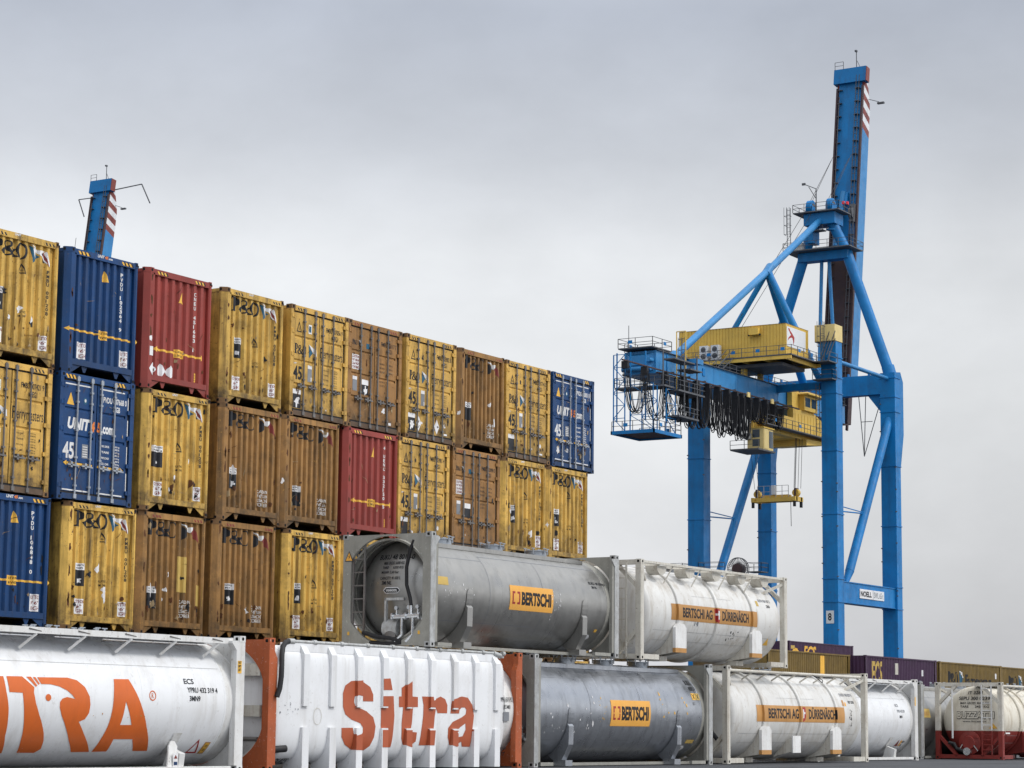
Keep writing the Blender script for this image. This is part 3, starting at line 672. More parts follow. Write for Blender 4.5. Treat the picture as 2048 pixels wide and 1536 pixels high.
T2G={"S":[[3.658,1.409],[3.299,1.404],[3.205,1.511],[3.052,1.53],[2.983,1.492],[2.965,1.383],[3.016,1.307],[3.418,1.203],[3.668,1.08],[3.76,0.893],[3.729,0.674],[3.619,0.486],[3.449,0.399],[3.002,0.409],[2.717,0.517],[2.568,0.671],[2.545,0.855],[2.944,0.863],[2.984,0.749],[3.027,0.704],[3.188,0.735],[3.314,0.859],[3.21,0.952],[2.881,1.027],[2.664,1.132],[2.579,1.285],[2.569,1.562],[2.643,1.718],[2.853,1.815],[3.204,1.835],[3.538,1.705],[3.653,1.55]],"i1":[[3.948,1.886],[4.28,1.9],[4.361,1.657],[3.956,1.65]],"i2":[[3.945,1.523],[4.405,1.531],[4.446,1.119],[4.414,0.739],[4.393,0.461],[3.95,0.462]],"t":[[5.026,1.856],[5.035,1.535],[5.322,1.53],[5.329,1.314],[5.144,1.312],[5.108,0.966],[5.057,0.79],[5.314,0.775],[5.302,0.582],[5.039,0.462],[4.843,0.502],[4.741,0.645],[4.72,0.963],[4.768,1.307],[4.609,1.305],[4.602,1.528],[4.704,1.53],[4.699,1.711]],"r":[[5.485,1.542],[5.852,1.542],[5.872,1.458],[6.207,1.554],[6.388,1.498],[6.481,1.369],[6.474,1.195],[6.095,1.191],[6.032,1.298],[5.989,1.135],[5.91,0.503],[5.441,0.502],[5.478,0.808],[5.537,1.13],[5.543,1.356]],"a":[[6.607,1.19],[6.632,1.371],[6.664,1.503],[7.053,1.568],[7.299,1.546],[7.492,1.382],[7.559,1.15],[7.5,0.817],[7.485,0.468],[7.163,0.475],[7.09,0.584],[6.812,0.47],[6.641,0.502],[6.531,0.682],[6.528,0.878],[6.702,1.01],[7.064,1.112],[7.216,1.18],[7.244,1.279],[7.181,1.328],[7.059,1.327],[6.968,1.276],[6.952,1.194]],"ah":[[7.212,0.981],[7.23,0.849],[7.125,0.7],[6.973,0.683],[6.822,0.782],[7.012,0.897]]}
# ---------------------------------------------------------------- tank containers
TK=math.tan(-0.02); TA=math.atan(TK); TC=-7.026-TK*57.97
def ty(x): return TC+TK*x
YC,ZC=1.25,1.30
def ring_plate(b,x0,x1,y0,y1,z0,z1,hole,m,n=60,yc=YC,zc=ZC):
    an=[2*math.pi*i/n for i in range(n)]+[math.atan2(z-zc,y-yc)%(2*math.pi) for y in (y0,y1) for z in (z0,z1)]
    an=sorted(set(round(a,5) for a in an)); I=[];O_=[]
    for a in an:
        c,s=math.cos(a),math.sin(a)
        t=min([(( y1 if c>0 else y0)-yc)/c if abs(c)>1e-6 else 1e9,((z1 if s>0 else z0)-zc)/s if abs(s)>1e-6 else 1e9])
        O_.append((yc+c*t,zc+s*t)); h=min(hole(a),t-.004); I.append((yc+c*h,zc+s*h))
    k=len(an)
    for i in range(k):
        j=(i+1)%k
        for x in (x0,x1): b.face([(x,*O_[i]),(x,*O_[j]),(x,*I[j]),(x,*I[i])],m)
        b.face([(x0,*I[i]),(x0,*I[j]),(x1,*I[j]),(x1,*I[i])],m); b.face([(x0,*O_[i]),(x0,*O_[j]),(x1,*O_[j]),(x1,*O_[i])],m)
def oval(r,yh=None,yc=YC):
    def h(a):
        c=abs(math.cos(a)); return min(r,yh/c) if yh and c>1e-4 else r
    return h
def fittings(b,x,y,z,m,yy,zz):
    b.box(x,x+.178,y,y+.162,z,z+.118,m)
    hy=y-.003 if yy==0 else y+.165
    b.prism([(x+.07,z+.03),(x+.12,z+.03),(x+.13,z+.06),(x+.12,z+.09),(x+.07,z+.09),(x+.06,z+.06)],lambda s,t:(s,hy,t),lambda s,t:(s,hy+.003,t),'dark hole')
    for hx in (x-.003,x+.18): b.prism([(y+.05,z+.03),(y+.11,z+.03),(y+.12,z+.06),(y+.11,z+.09),(y+.05,z+.09)],lambda s,t:(hx,s,t),lambda s,t:(hx+.003,s,t),'dark hole')
def tcast(root,L,m,Wd=2.5,H=2.6):
    for x in (-.004,L-.174):
        for yy,y in ((0,-.004),(1,Wd-.158)):
            for z in (0,H-.118):
                b=MB(); fittings(b,x,y,z,m,yy,z); b.build('corner_casting',root)
def barrel(root,xa,xb,r,m,dome=.38,rings=(),rm=None,m2=None,zsplit=None,inset=None):
    b=MB(); P_=[]
    nd=9
    if inset:
        xi,ri,di=inset
        for i in range(nd+1):
            a=math.pi/2*i/nd; P_.append((xi+.35-di*math.cos(a)**1.35,ri*math.sin(a)))
        P_+=[(xi+.50,ri+.0),(xi+.50,r-.03),(xa,r-.04),(xa,r)]
    else:
        for i in range(nd+1):
            a=math.pi/2*i/nd; P_.append((xa-dome*math.cos(a),r*math.sin(a)))
    for i in range(1,6): P_.append((xa+(xb-xa)*i/6,r))
    for i in range(nd+1):
        a=math.pi/2*i/nd; P_.append((xb+dome*math.sin(a),r*math.cos(a)))
    b.lathe_x(P_,YC,ZC,m,72)
    if m2:
        bmesh.ops.bisect_plane(b.bm,geom=b.bm.verts[:]+b.bm.edges[:]+b.bm.faces[:],dist=1e-5,plane_co=(0,0,zsplit),plane_no=(0,0,1))
        k=b.mi(m2)
        for f in b.bm.faces:
            if f.calc_center_median().z<zsplit: f.material_index=k
    # welded seams
    for xs in opt_seams(xa,xb):
        b.lathe_x([(xs-.012,r-.002),(xs-.006,r+.004),(xs+.006,r+.004),(xs+.012,r-.002)],YC,ZC,m,72)
    o=b.build('tank_shell',root)
    for xr in rings:
        b=MB(); b.lathe_x([(xr-.05,r-.01),(xr-.05,r+.045),(xr-.035,r+.06),(xr+.035,r+.06),(xr+.05,r+.045),(xr+.05,r-.01)],YC,ZC,rm or m,72); 
        if m2:
            bmesh.ops.bisect_plane(b.bm,geom=b.bm.verts[:]+b.bm.edges[:]+b.bm.faces[:],dist=1e-5,plane_co=(0,0,zsplit),plane_no=(0,0,1)); k=b.mi(m2)
            for f in b.bm.faces:
                if f.calc_center_median().z<zsplit: f.material_index=k
        b.build('stiffening_ring',o)
    return o
def opt_seams(xa,xb): return (xa+.02,xa+(xb-xa)*.36,xa+(xb-xa)*.70,xb-.02)
def onshell(r,e=.006):
    def f(s,t):
        q=max(0.0,r*r-(t-ZC)**2); return (s,YC-math.sqrt(q)-e*1.0,t)
    return f
ZCUT=[.1+.045*i for i in range(54)]
def hatch(root,x,r,m,y=YC,name='hatch'):
    b=MB(); z=ZC+math.sqrt(max(0,r*r-(y-YC)**2))
    b.tube([(x,y,z-.12),(x,y,z+.09)],.26,m,20); b.tube([(x,y,z+.09),(x,y,z+.115)],.29,m,20)
    for i in range(6):
        a=i*math.pi/3+.3; px,py=x+.29*math.cos(a),y+.29*math.sin(a); b.tube([(px,py,z+.02),(px,py,z+.17)],.018,'galvanised steel',6); b.beam((px-.07,py,z+.165),(px+.07,py,z+.165),.02,.02,'galvanised steel')
    b.build(name,root)
def ladder(root,y0,y1,x,z0,z1,m,n=8,name='ladder'):
    b=MB()
    for y in (y0,y1): b.box(x-.02,x+.02,y-.022,y+.022,z0,z1,m)
    for i in range(n): 
        z=z0+.18+(z1-z0-.3)*i/(n-1); b.box(x-.016,x+.016,y0+.023,y1-.023,z-.014,z+.014,m)
    b.build(name,root)
def ltext(b,txt,x,z,w,h,m,fn,bold=.02,e=0,**k): b.tris(fit(glyph_text(txt,bold,**k),x,z,w,h),fn,m,(),ZCUT)
def endtext(b,txt,ya,yb,z,h,m,xfn,bold=.015):
    """text on an end face: reads from ya (left, larger y) to yb"""
    cuts=[.05*i for i in range(60)]
    tr=fit(glyph_text(txt,bold),-ya,z,ya-yb,h); b.tris(tr,lambda s,t:(xfn(-s,t),-s,t),m,[-c for c in cuts],cuts)
def dome_x(xa,r,dome,e=.01):
    def f(y,z):
        q=((y-YC)**2+(z-ZC)**2)/(r*r); return xa-dome*math.sqrt(max(0,1-q))-e
    return f
def splat(b,fn,seed,n,x0,x1,z0,z1,m,s0=.03,s1=.12):
    rd=random.Random(seed)
    for i in range(n):
        w=rd.uniform(s0,s1); b.tris(torn(seed*31+i,rd.uniform(x0,x1),rd.uniform(z0,z1),w,w*rd.uniform(.6,1.8),9),fn,m,(),ZCUT)
def straps(root,xs,r,m):
    for x in xs:
        b=MB()
        # doubling pad and tapered leg that follows the shell down to the base rail
        pts=[]
        for i in range(15):
            a=R(92+i*5.0); pts.append((YC-(r+.014)*math.sin(a),ZC+(r+.014)*math.cos(a)))
        for (ya,za),(yb,zb_) in zip(pts,pts[1:]):
            b.face([(x-.13,ya,za),(x+.13,ya,za),(x+.13,yb,zb_),(x-.13,yb,zb_)],m)
        b.tris(glyph_poly([ell(x,ZC-.03,.13,.12,20)]),onshell(r,.012),m,(),ZCUT)
        pr=[(.075,1.0),(.035,.95),(.045,.52),(.24,.16),(.52,.16)]+[(YC-(r-.01)*math.sin(R(106+i*5.5)),ZC+(r-.01)*math.cos(R(106+i*5.5))) for i in (8,6,4,2,0)]
        b.prism(pr,lambda s,t:(x-.11,s,t),lambda s,t:(x+.11,s,t),m)
        b.box(x-.16,x+.16,.10,.46,.02,.155,m)
        b.prism([(2*YC-p[0],p[1]) for p in pr],lambda s,t:(x-.11,s,t),lambda s,t:(x+.11,s,t),m)
        build_split(b,'saddle',root,lambda c:c.y>YC)
def seat(t,z=-.10,h=2.6):
    t.location.z=z; t.scale.z=(2.6-z)/2.6 if h==2.6 else h
def plate_tank(root,L,shell,frame,worn,r=1.2,end=True,sx=(1.65,6.75),hatches=(2.0,4.2,6.2),walk=True):
    """frameless beam tank: solid end plates with a round opening, saddles below"""
    o=barrel(root,.34,L-.50,r,shell,.36,inset=(.36,1.165,.50))
    for x0,x1,sg in ((0,.09,1),(L-.09,L,-1)):
        b=MB()
        ring_plate(b,x0+.004,x1-.004,.03,2.47,.03,2.57,oval(1.235,1.02 if sg==1 else 1.06),frame)
        for y0,y1 in ((0,.24),(2.26,2.5)):
            b.box(x0 if sg==1 else L-.30,.30 if sg==1 else L,y0+(.012 if y0==0 else .14),y1-(.14 if y0==0 else .012),.119,2.481,frame)
        # stub skirt holding the shell
        xs,xe=(x1-.006,.40) if sg==1 else (L-.52,x0+.006)
        b.lathe_x([(xs,1.14),(xs,1.185),(xe,1.185),(xe,1.14)],YC,ZC,frame,56)
        e=b.build('end_frame',root)
        b=MB()
        X=(lambda q:q) if sg==1 else (lambda q:L-q)
        b.prism([(X(-.006),.10),(X(.19),.10),(X(.19),2.30),(X(.33),2.45),(X(.33),2.5),(X(-.006),2.5)],lambda s,t:(s,-.008,t),lambda s,t:(s,.013,t),worn)
        b.build('post_edge',e)
    tcast(root,L,worn)
    straps(root,sx,r,shell)
    b=MB()
    for y in (.42,1.98): b.box(.1,L-.1,y,y+.1,.02,.09,frame)
    for xa_,xb_ in ((.34,.9),(L-1.1,L-.34)): b.box(xa_,xb_,.02,.10,.03,.11,frame)
    build_split(b,'base_rail',root,lambda c:c.y>YC)
    b=MB(); fs=onshell(r,.004)
    for xa_,xb_,z_ in ((.5,L*.30,2.08),(L*.30,L-.62,2.19),(.5,L*.55,.62)): b.tris(rect(xa_,z_,xb_-xa_,.010),fs,'grey plate')
    for xa_ in (L*.30,L*.58): b.tris(rect(xa_,.35,.012,1.85),fs,'grey plate',(),ZCUT)
    b.build('weld_seam',o)
    if walk:
        b=MB(); zt=ZC+math.sqrt(r*r-.55**2)
        b.box(.42,L-.75,YC-.62,YC-.56,zt-.03,zt+.07,shell); b.box(.42,L-.75,YC+.5,YC+.56,zt-.03,zt+.07,shell)
        b.face([(.42,YC-.56,zt+.055),(L-.75,YC-.56,zt+.055),(L-.75,YC-.1,zt+.055),(.42,YC-.1,zt+.055)],'galvanised steel')
        b.build('walkway',root)
    for x in hatches: hatch(root,x,r,'galvanised steel',YC-.1)
    return o
def pump_fittings(root):
    b=MB(); c='chrome valve'
    b.tube([(.02,1.05,.68),(.02,.30,.70)],.055,c,12)
    for y,z in ((.95,.68),(.60,.69),(.36,.70)): b.tube([(.02,y,z-.0),(.02,y,z+.20)],.024,c,8); b.tube([(-.02,y,z+.2),(.06,y,z+.2)],.045,c,12)
    for y in (.8,.5): b.tube([(.02,y,.68),(.02,y,.28),(.02,y+.18,.12)],.04,c,10)
    for y in (1.05,.68,.30): b.tube([(.02,y+.02,.69),(.02,y-.02,.69)],.085,c,14)
    b.tube([(.02,.55,.93),(.02,.55,.70)],.045,c,10)
    b.build('valve',root)
    b=MB(); b.tube([(.03,.50,2.42),(.02,.60,2.2),(.0,.68,1.8),(.0,.67,1.4),(.02,.58,1.1),(.02,.55,.93)],.042,'rubber',10)
    b.tube([(.02,1.9,.34),(.0,1.5,.24),(.0,1.1,.20),(.02,.8,.13)],.05,'rubber',10); b.tube([(.05,1.7,.10),(.02,1.3,.06),(.04,.8,.10)],.06,'rubber',10)
    b.build('hose',root)
    b=MB(); b.box(.04,.12,1.27,1.32,.40,1.12,'worn frame metal'); b.box(.04,.12,.78,1.32,1.06,1.12,'worn frame metal'); b.build('pipe_bracket',root)
    b=MB(); b.lathe_x([(.12,.20),(.10,.20),(.10,.15),(.0,.15),(-.02,.10),(-.02,0.0)],1.12,.24,'bar steel',24); b.tube([(.2,1.35,.42),(.2,.95,.42)],.22,'worn frame metal',18); b.build('outlet_flange',root)
def lozenge(b,fn,x,z,w,h,txt,cuts=()):
    b.tris(glyph_poly([[(x,z+h/2),(x+h*.6,z+h),(x+w-h*.6,z+h),(x+w,z+h/2),(x+w-h*.6,z),(x+h*.6,z)]]),fn,'white sticker',cuts,ZCUT)
    f2=lambda s,t:(fn(s,t)[0],fn(s,t)[1]-.002,fn(s,t)[2]) 
    return f2
def bsign(b,r,x,z,w,h):
    f0,f1=onshell(r,.006),onshell(r,.009)
    b.tris(rect(x,z,w,h),f0,'sign orange',(),ZCUT)
    k=w/1.9; lx,lz,lw,lh=x+.10*k,z+h*.24,.33*k,h*.52; t=.07*k
    for ax in (0,1):
        for az in (0,1):
            px=lx+(lw-.11*k)*ax; pz=lz+(lh-.03-lh*.0)*az
            b.tris(rect(lx if not ax else lx+lw-.12*k,lz+(lh-.05)*az,.12*k,.05),f1,'red marking',(),ZCUT)
            b.tris(rect(lx if not ax else lx+lw-t*.7,lz+(.052 if not az else lh-.15-.002),t*.7,.10),f1,'red marking',(),ZCUT)
    ltext(b,'BERTSCHI',x+.50*k,z+h*.22,1.30*k,h*.55,'black marking',f1,.045)
# ---- upper grey tank
x=43.8
t=thing('tank_container','grey steel tank container with a round opening in its end plate, in the upper row','tank container',(x,ty(x)+.02,2.62),TA,'tank containers')
U1=t; L=8.32; plate_tank(t,L,'steel tank','grey frame paint','worn frame metal')
ladder(t,1.90,2.22,.05,.02,2.45,'bar steel',8); pump_fittings(t)
b=MB(); f=onshell(1.2)
def dx(y,z):
    q=math.sqrt((y-YC)**2+(z-ZC)**2)/1.165; q=min(1,q); return .36+.35-.50*math.sqrt(max(0,1-q*q))**1.35-.012
bsign(b,1.2,3.35,.99,1.93,.585)
b.tris(rect(.36,1.42,.42,.19),f,'faded sticker',(),ZCUT)
ltext(b,'BUKU 48 8016-0',7.12,1.80,.80,.07,'black marking',f); ltext(b,'3M NL',7.2,1.70,.26,.065,'black marking',f)
f2=lozenge(b,f,6.95,.42,.5,.13,''); ltext(b,'VANHOOL',7.07,.455,.26,.055,'black marking',f2,.03)
b.tris(rect(7.5,.62,.12,.07),f,'yellow sticker',(),ZCUT)
for txt,ya,yb,z,h in (('BUKU 48 8016-0',1.74,.76,2.02,.12),('MAX GROSS 36000 KG',1.55,.98,1.90,.07),('TARE      6350 KG',1.57,.98,1.80,.06),('MAWP: 2,60 bar',1.58,1.08,1.68,.07),('CAPACITY: 41.600 L',1.60,1.02,1.55,.07),('3M NL',1.54,1.25,1.43,.09)):
    endtext(b,txt,ya,yb,z,h,'black marking',dx)
b.tris(glyph_poly([[(-1.48,1.30),(-1.41,1.37),(-1.07,1.37),(-1.0,1.30),(-1.07,1.23),(-1.41,1.23)]]),lambda s,t_:(dx(-s,t_)-.002,-s,t_),'white sticker',[-1.4,-1.3,-1.2,-1.1],[1.3])
b.tris(glyph_poly([[(-1.46,1.30),(-1.40,1.355),(-1.08,1.355),(-1.02,1.30),(-1.08,1.245),(-1.40,1.245)]]),lambda s,t_:(dx(-s,t_)-.005,-s,t_),'black paint',[-1.4,-1.3,-1.2,-1.1],[1.3])
b.tris(fit(glyph_text('VANHOOL',.03),-1.40,1.27,.32,.06),lambda s,t_:(dx(-s,t_)-.008,-s,t_),'white marking',[-1.3,-1.2,-1.1],())
# warning triangle on the far post, small yellow tags low on the plate
tri=lambda q:[(q*.15,-.0),(-q*.15,-.0),(0,.26)]
b.tris(glyph_poly([[(-2.44,1.98),(-2.20,1.98),(-2.32,2.22)]]),lambda s,t_:(-.004,-s,t_),'black paint'); b.tris(glyph_poly([[(-2.415,1.995),(-2.225,1.995),(-2.32,2.185)]]),lambda s,t_:(-.007,-s,t_),'sign orange')
b.tris(glyph_poly([[(-2.30,2.13),(-2.34,2.08),(-2.315,2.08),(-2.33,2.02),(-2.29,2.09),(-2.315,2.09)]]),lambda s,t_:(-.010,-s,t_),'black paint')
for y in (2.33,.34): b.tris(rect(-y,.28,.06,.08),lambda s,t_:(-.003,-s,t_),'yellow sticker')
splat(b,f,3,22,5.2,5.6,.8,1.5,'white sticker',.02,.05); splat(b,f,4,16,.5,2.0,.9,1.5,'white sticker',.02,.05)
b.build('lettering',t,fix=False)
# ---- lower grey tank
x=48.15
t=thing('tank_container','blue grey steel tank container with a small orange sign, in the lower row','tank container',(x,ty(x),0),TA,'tank containers')
L=8.95; seat(t); plate_tank(t,L,'blue grey steel tank','grey frame paint','worn frame metal',sx=(1.75,7.2),hatches=(1.3,3.2,5.1,6.9))
pump_fittings(t); ladder(t,1.90,2.22,.05,.02,2.45,'bar steel',8)
b=MB(); bsign(b,1.2,3.68,.965,2.0,.63)
ltext(b,'BUKU',8.0,2.04,.30,.12,'black marking',f); ltext(b,'480012 4',8.02,1.89,.38,.11,'black marking',f)
for i,xx in enumerate((8.02,8.24)):
    b.tris(rect(xx,1.66,.205,.17),f,'faded sticker' if i else 'yellow sticker',(),ZCUT)
    ff=onshell(1.2,.009); b.tris(glyph_poly([[(xx+.02,1.68),(xx+.05,1.68),(xx+.18,1.81),(xx+.15,1.81)]]),ff,'black marking',(),ZCUT); b.tris(glyph_poly([[(xx+.02,1.81),(xx+.05,1.81),(xx+.18,1.68),(xx+.15,1.68)]]),onshell(1.2,.011),'black marking',(),ZCUT)
b.tris(rect(8.02,1.53,.12,.08),f,'grey plate',(),ZCUT)
f2=lozenge(b,f,7.55,.36,.52,.13,''); ltext(b,'VANHOOL',7.68,.395,.26,.055,'black marking',f2,.03)
b.tris(rect(7.95,.55,.42,.09),f,'faded sticker',(),ZCUT)
splat(b,f,13,26,.4,3.4,.75,1.6,'white sticker',.02,.09); splat(b,f,14,12,3.0,3.5,1.0,1.6,'yellow sticker',.02,.06); splat(b,f,15,12,6.2,7.6,1.1,1.8,'yellow sticker',.02,.10); splat(b,f,17,14,6.0,6.6,1.1,1.5,'white sticker',.01,.03)
b.build('lettering',t,fix=False)
# ---- white open-frame tanks
def frame_tank(root,L,shell,frame,r=1.15,top='rail',boxes=(2.35,7.0),rings=(2.2,4.6,7.0),mid=True,two=None,H=2.6):
    o=barrel(root,.62,L-.42,r,shell,.34,rings,None,*(two or ()))
    tcast(root,L,frame)
    for x in (0,L-.17):
        xo=x==0
        for y in (0,2.34):
            b=MB(); b.box(x+(.0),x+.17,y,y+.16,.119,H-.119,frame) 
            b.box(x+.05,x+.12,y-.006,y+.001,.3,H-.3,frame)
            b.build('corner_post',root)
        b=MB()
        b.box(x+.02,x+.15,.161,2.339,.02,.15,frame); b.box(x+.02,x+.15,.161,2.339,H-.14,H-.01,frame)
        xi=x+.085
        for ya,za,yb,zb_ in ((.12,H-.72,.78,H-.10),(2.38,H-.72,1.72,H-.10),(.12,.78,.80,.10),(2.38,.78,1.70,.10))[:4 if xo else 2]:
            b.beam((xi,ya,za),(xi,yb,zb_),.10,.13,frame,(1,0,0))
        b.build('end_frame',root)
        b=MB()
        for y in (.02,2.36): b.box(*((.171,1.0) if xo else (L-1.0,L-.171)),y,y+.12,.02,.15,frame)
        build_split(b,'base_rail',root,lambda c:c.y>YC)
        # slanted stays from post to shell
        b=MB()
        sx_=1 if xo else -1; x0=.12 if xo else L-.12
        for y in (.08,2.42):
            yy=.42 if y<1 else 2.08
            b.beam((x0+sx_*.02,y,H-.2),(x0+sx_*.85,yy,2.06),.07,.07,frame)
        build_split(b,'corner_stay',root,lambda c:c.y>YC)
    for x in boxes:
        b=MB()
        for s in (0,1):
            Y=(lambda q:q) if s==0 else (lambda q:2.5-q)
            b.box(x-.30,x+.30,min(Y(0),Y(.09)),max(Y(0),Y(.09)),.36,.90,'white frame paint'); b.box(x-.30,x+.30,min(Y(0),Y(.09)),max(Y(0),Y(.09)),.24,.36,'sign brown')
            b.prism([(x-.30,.90),(x-.18,1.0),(x+.18,1.0),(x+.30,.90)],lambda p,t_:(p,Y(.002),t_),lambda p,t_:(p,Y(.088),t_),'white frame paint')
            for q in (-.26,.22): b.prism([(.09,.9),(.10,.24),(.62,.16),(.9,.12),(.42,.48),(.2,.8)],lambda p,t_:(x+q,Y(p),t_),lambda p,t_:(x+q+.04,Y(p),t_),frame)
            b.box(x-.2,x+.2,min(Y(.55),Y(.95)),max(Y(.55),Y(.95)),.0+.02,.15,frame)
        build_split(b,'saddle',root,lambda c:c.y>YC)
    b=MB(); fs=onshell(r,.004)
    for xa_,xb_,z_ in ((.9,L-.7,.80),(1.1,L-.9,.55),(L*.35,L*.62,1.78)): b.tris(rect(xa_,z_,xb_-xa_,.008),fs,'worn frame metal')
    b.build('weld_seam',o)
    if mid:
        b=MB(); xm=(boxes[0]+boxes[1])/2-.35
        b.box(xm-.25,xm+.25,.02,.06,.28,.75,'white frame paint'); b.prism([(.06,.72),(.06,.32),(.7,.16),(.36,.55)],lambda p,t_:(xm-.2,p,t_),lambda p,t_:(xm-.16,p,t_),frame); b.build('document_box',root)
    if top=='rail':
        b=MB()
        b.tube([(.1,.16,H-.12),(L-.1,.16,H-.12)],.045,frame,10); b.box(.17,L-.17,YC-.45,YC-.05,2.49,2.52,'galvanised steel')
        for i in range(9):
            xx=.9+(L-1.8)*i/8; b.beam((xx,.16,H-.13),(xx+.08,.55,2.27),.035,.035,frame)
        b.tube([(5.6,.13,H-.14),(5.8,.05,2.36),(6.1,.06,2.26),(6.2,.1,2.34),(5.7,.12,H-.15)],.012,'cable black',6)
        b.build('top_rail',root)
    elif top=='truss':
        b=MB()
        b.box(.17,L-.17,.04,.11,2.52,2.58,frame); b.box(.5,L-.5,.60,.66,2.52,2.57,frame); b.box(.17,L-.17,2.39,2.46,2.52,2.58,frame)
        n=10
        for i in range(n):
            xa=.35+(L-.8)*i/n; xb=.35+(L-.8)*(i+1)/n
            ya,yb=(.08,.63) if i%2 else (.63,.08); b.beam((xa,ya,2.54),(xb,yb,2.54),.045,.05,frame)
            if i%2==0 and i: b.beam((xa,.10,2.52),(xa-.22,.26,2.06),.03,.03,frame)
        b.build('top_truss',root)
        for x in (1.35,2.9,4.4,5.9,7.3):
            b=MB(); P_=[(x+.26*math.cos(a),.50,2.50-.24*math.sin(a)) for a in [math.pi*i/12 for i in range(13)]]
            b.prism([(p[0],p[2]) for p in P_],lambda p,t_:(p,.14,t_),lambda p,t_:(p,.50,t_),frame); b.build('spill_box',root)
    hatch(root,L/2-.3,r,'galvanised steel',YC-.1); 
    return o
def brown_sign(b,r,x,z,w,h,rings):
    fs=onshell(r,.006)
    def fn(e):
        def g_(s,t_):
            q=r+e+(.062 if any(abs(s-c)<.052 for c in rings) else 0); return (s,YC-math.sqrt(max(0,q*q-(t_-ZC)**2)),t_)
        return g_
    cs=[c+d for c in rings for d in (-.0525,-.0515,.0515,.0525)]
    b.tris(rect(x,z,w,h),fn(.006),'sign brown',cs,ZCUT)
    T=lambda txt,xx,ww: b.tris(fit(glyph_text(txt,.03),xx,z+h*(.2),ww,h*.62 if txt!='DÜRRENÄSCH' else h*.76),fn(.009),'black marking',cs,ZCUT)
    T('BERTSCHI AG',x+w*.125,w*.335); T('DÜRRENÄSCH',x+w*.575,w*.315)
    sx_=x+w*.485; sw=w*.055
    b.tris(glyph_poly([[(sx_,z+h*.93),(sx_+sw,z+h*.93),(sx_+sw,z+h*.35),(sx_+sw*.8,z+h*.12),(sx_+sw*.5,z+h*.02),(sx_+sw*.2,z+h*.12),(sx_,z+h*.35)]]),fn(.009),'red marking',cs,ZCUT)
    b.tris(rect(sx_+sw*.38,z+h*.25,sw*.24,h*.55),fn(.012),'white marking',cs,ZCUT); b.tris(rect(sx_+sw*.15,z+h*.50,sw*.228,h*.14),fn(.0125),'white marking',cs,ZCUT); b.tris(rect(sx_+sw*.625,z+h*.50,sw*.228,h*.14),fn(.0125),'white marking',cs,ZCUT)
x=53.25
t=thing('tank_container','white framed tank container with a brown band, in the upper row','tank container',(x,ty(x)+.02,2.62),TA,'tank containers')
L=8.45; rg=(2.05,4.25,6.35)
frame_tank(t,L,'dirty white tank paint','cream frame paint',1.2,'truss',(2.15,6.55),rg,False)
ladder(t,.42,.86,-.03,.05,2.5,'cream frame paint',9)
b=MB(); f=onshell(1.2); brown_sign(b,1.2,1.72,1.10,4.95,.43,rg)
b.tris(rect(6.75,1.70,.14,.15),f,'faded sticker',(),ZCUT)
ltext(b,'DUDU 960 107 5',6.95,1.83,.75,.08,'grey plate',f); ltext(b,'22K8',7.35,1.68,.22,.08,'black marking',f)
b.tris(glyph_poly([[(7.35,.62),(7.65,.62),(7.5,.82)]]),f,'yellow sticker',(),ZCUT)
dx=dome_x(.62,1.2,.36)
endtext(b,'8',2.2,2.1,1.75,.12,'black marking',dx); endtext(b,'DCNL 42',1.6,.95,1.55,.12,'black marking',dx)
splat(b,f,23,14,4.9,5.6,.62,.92,'black paint',.02,.09); splat(b,f,24,6,2.6,3.2,.95,1.05,'grey plate',.05,.12)
b.build('lettering',t,fix=False)
x=57.97
t=thing('tank_container','white framed tank container with a brown band, standing on the asphalt','tank container',(x,ty(x),0),TA,'tank containers')
seat(t,-.08); L=9.15; rg=(2.25,4.6,7.0)
frame_tank(t,L,'dirty white tank paint','cream frame paint',1.2,'rail',(2.35,6.95),rg,True)
b=MB(); f=onshell(1.2); brown_sign(b,1.2,1.85,1.13,5.75,.45,rg)
ltext(b,'DUDU 960 829 0',7.6,1.90,.85,.09,'grey plate',f); ltext(b,'RID 22K8',8.0,1.70,.4,.08,'black marking',f)
b.tris(rect(7.55,1.62,.12,.17),f,'sign brown',(),ZCUT); b.tris(rect(7.72,1.62,.09,.11),f,'sign orange',(),ZCUT)
splat(b,f,33,18,7.9,8.1,.95,1.5,'black paint',.02,.09)
b.build('lettering',t,fix=False)
b=MB()
b.tube([(.06,.7,1.5),(.03,.62,1.0),(.05,.5,.8),(.1,.35,.62)],.06,'rubber',10); b.tube([(.05,1.0,1.25),(.05,1.0,.75)],.05,'galvanised steel',8); b.build('hose',t)
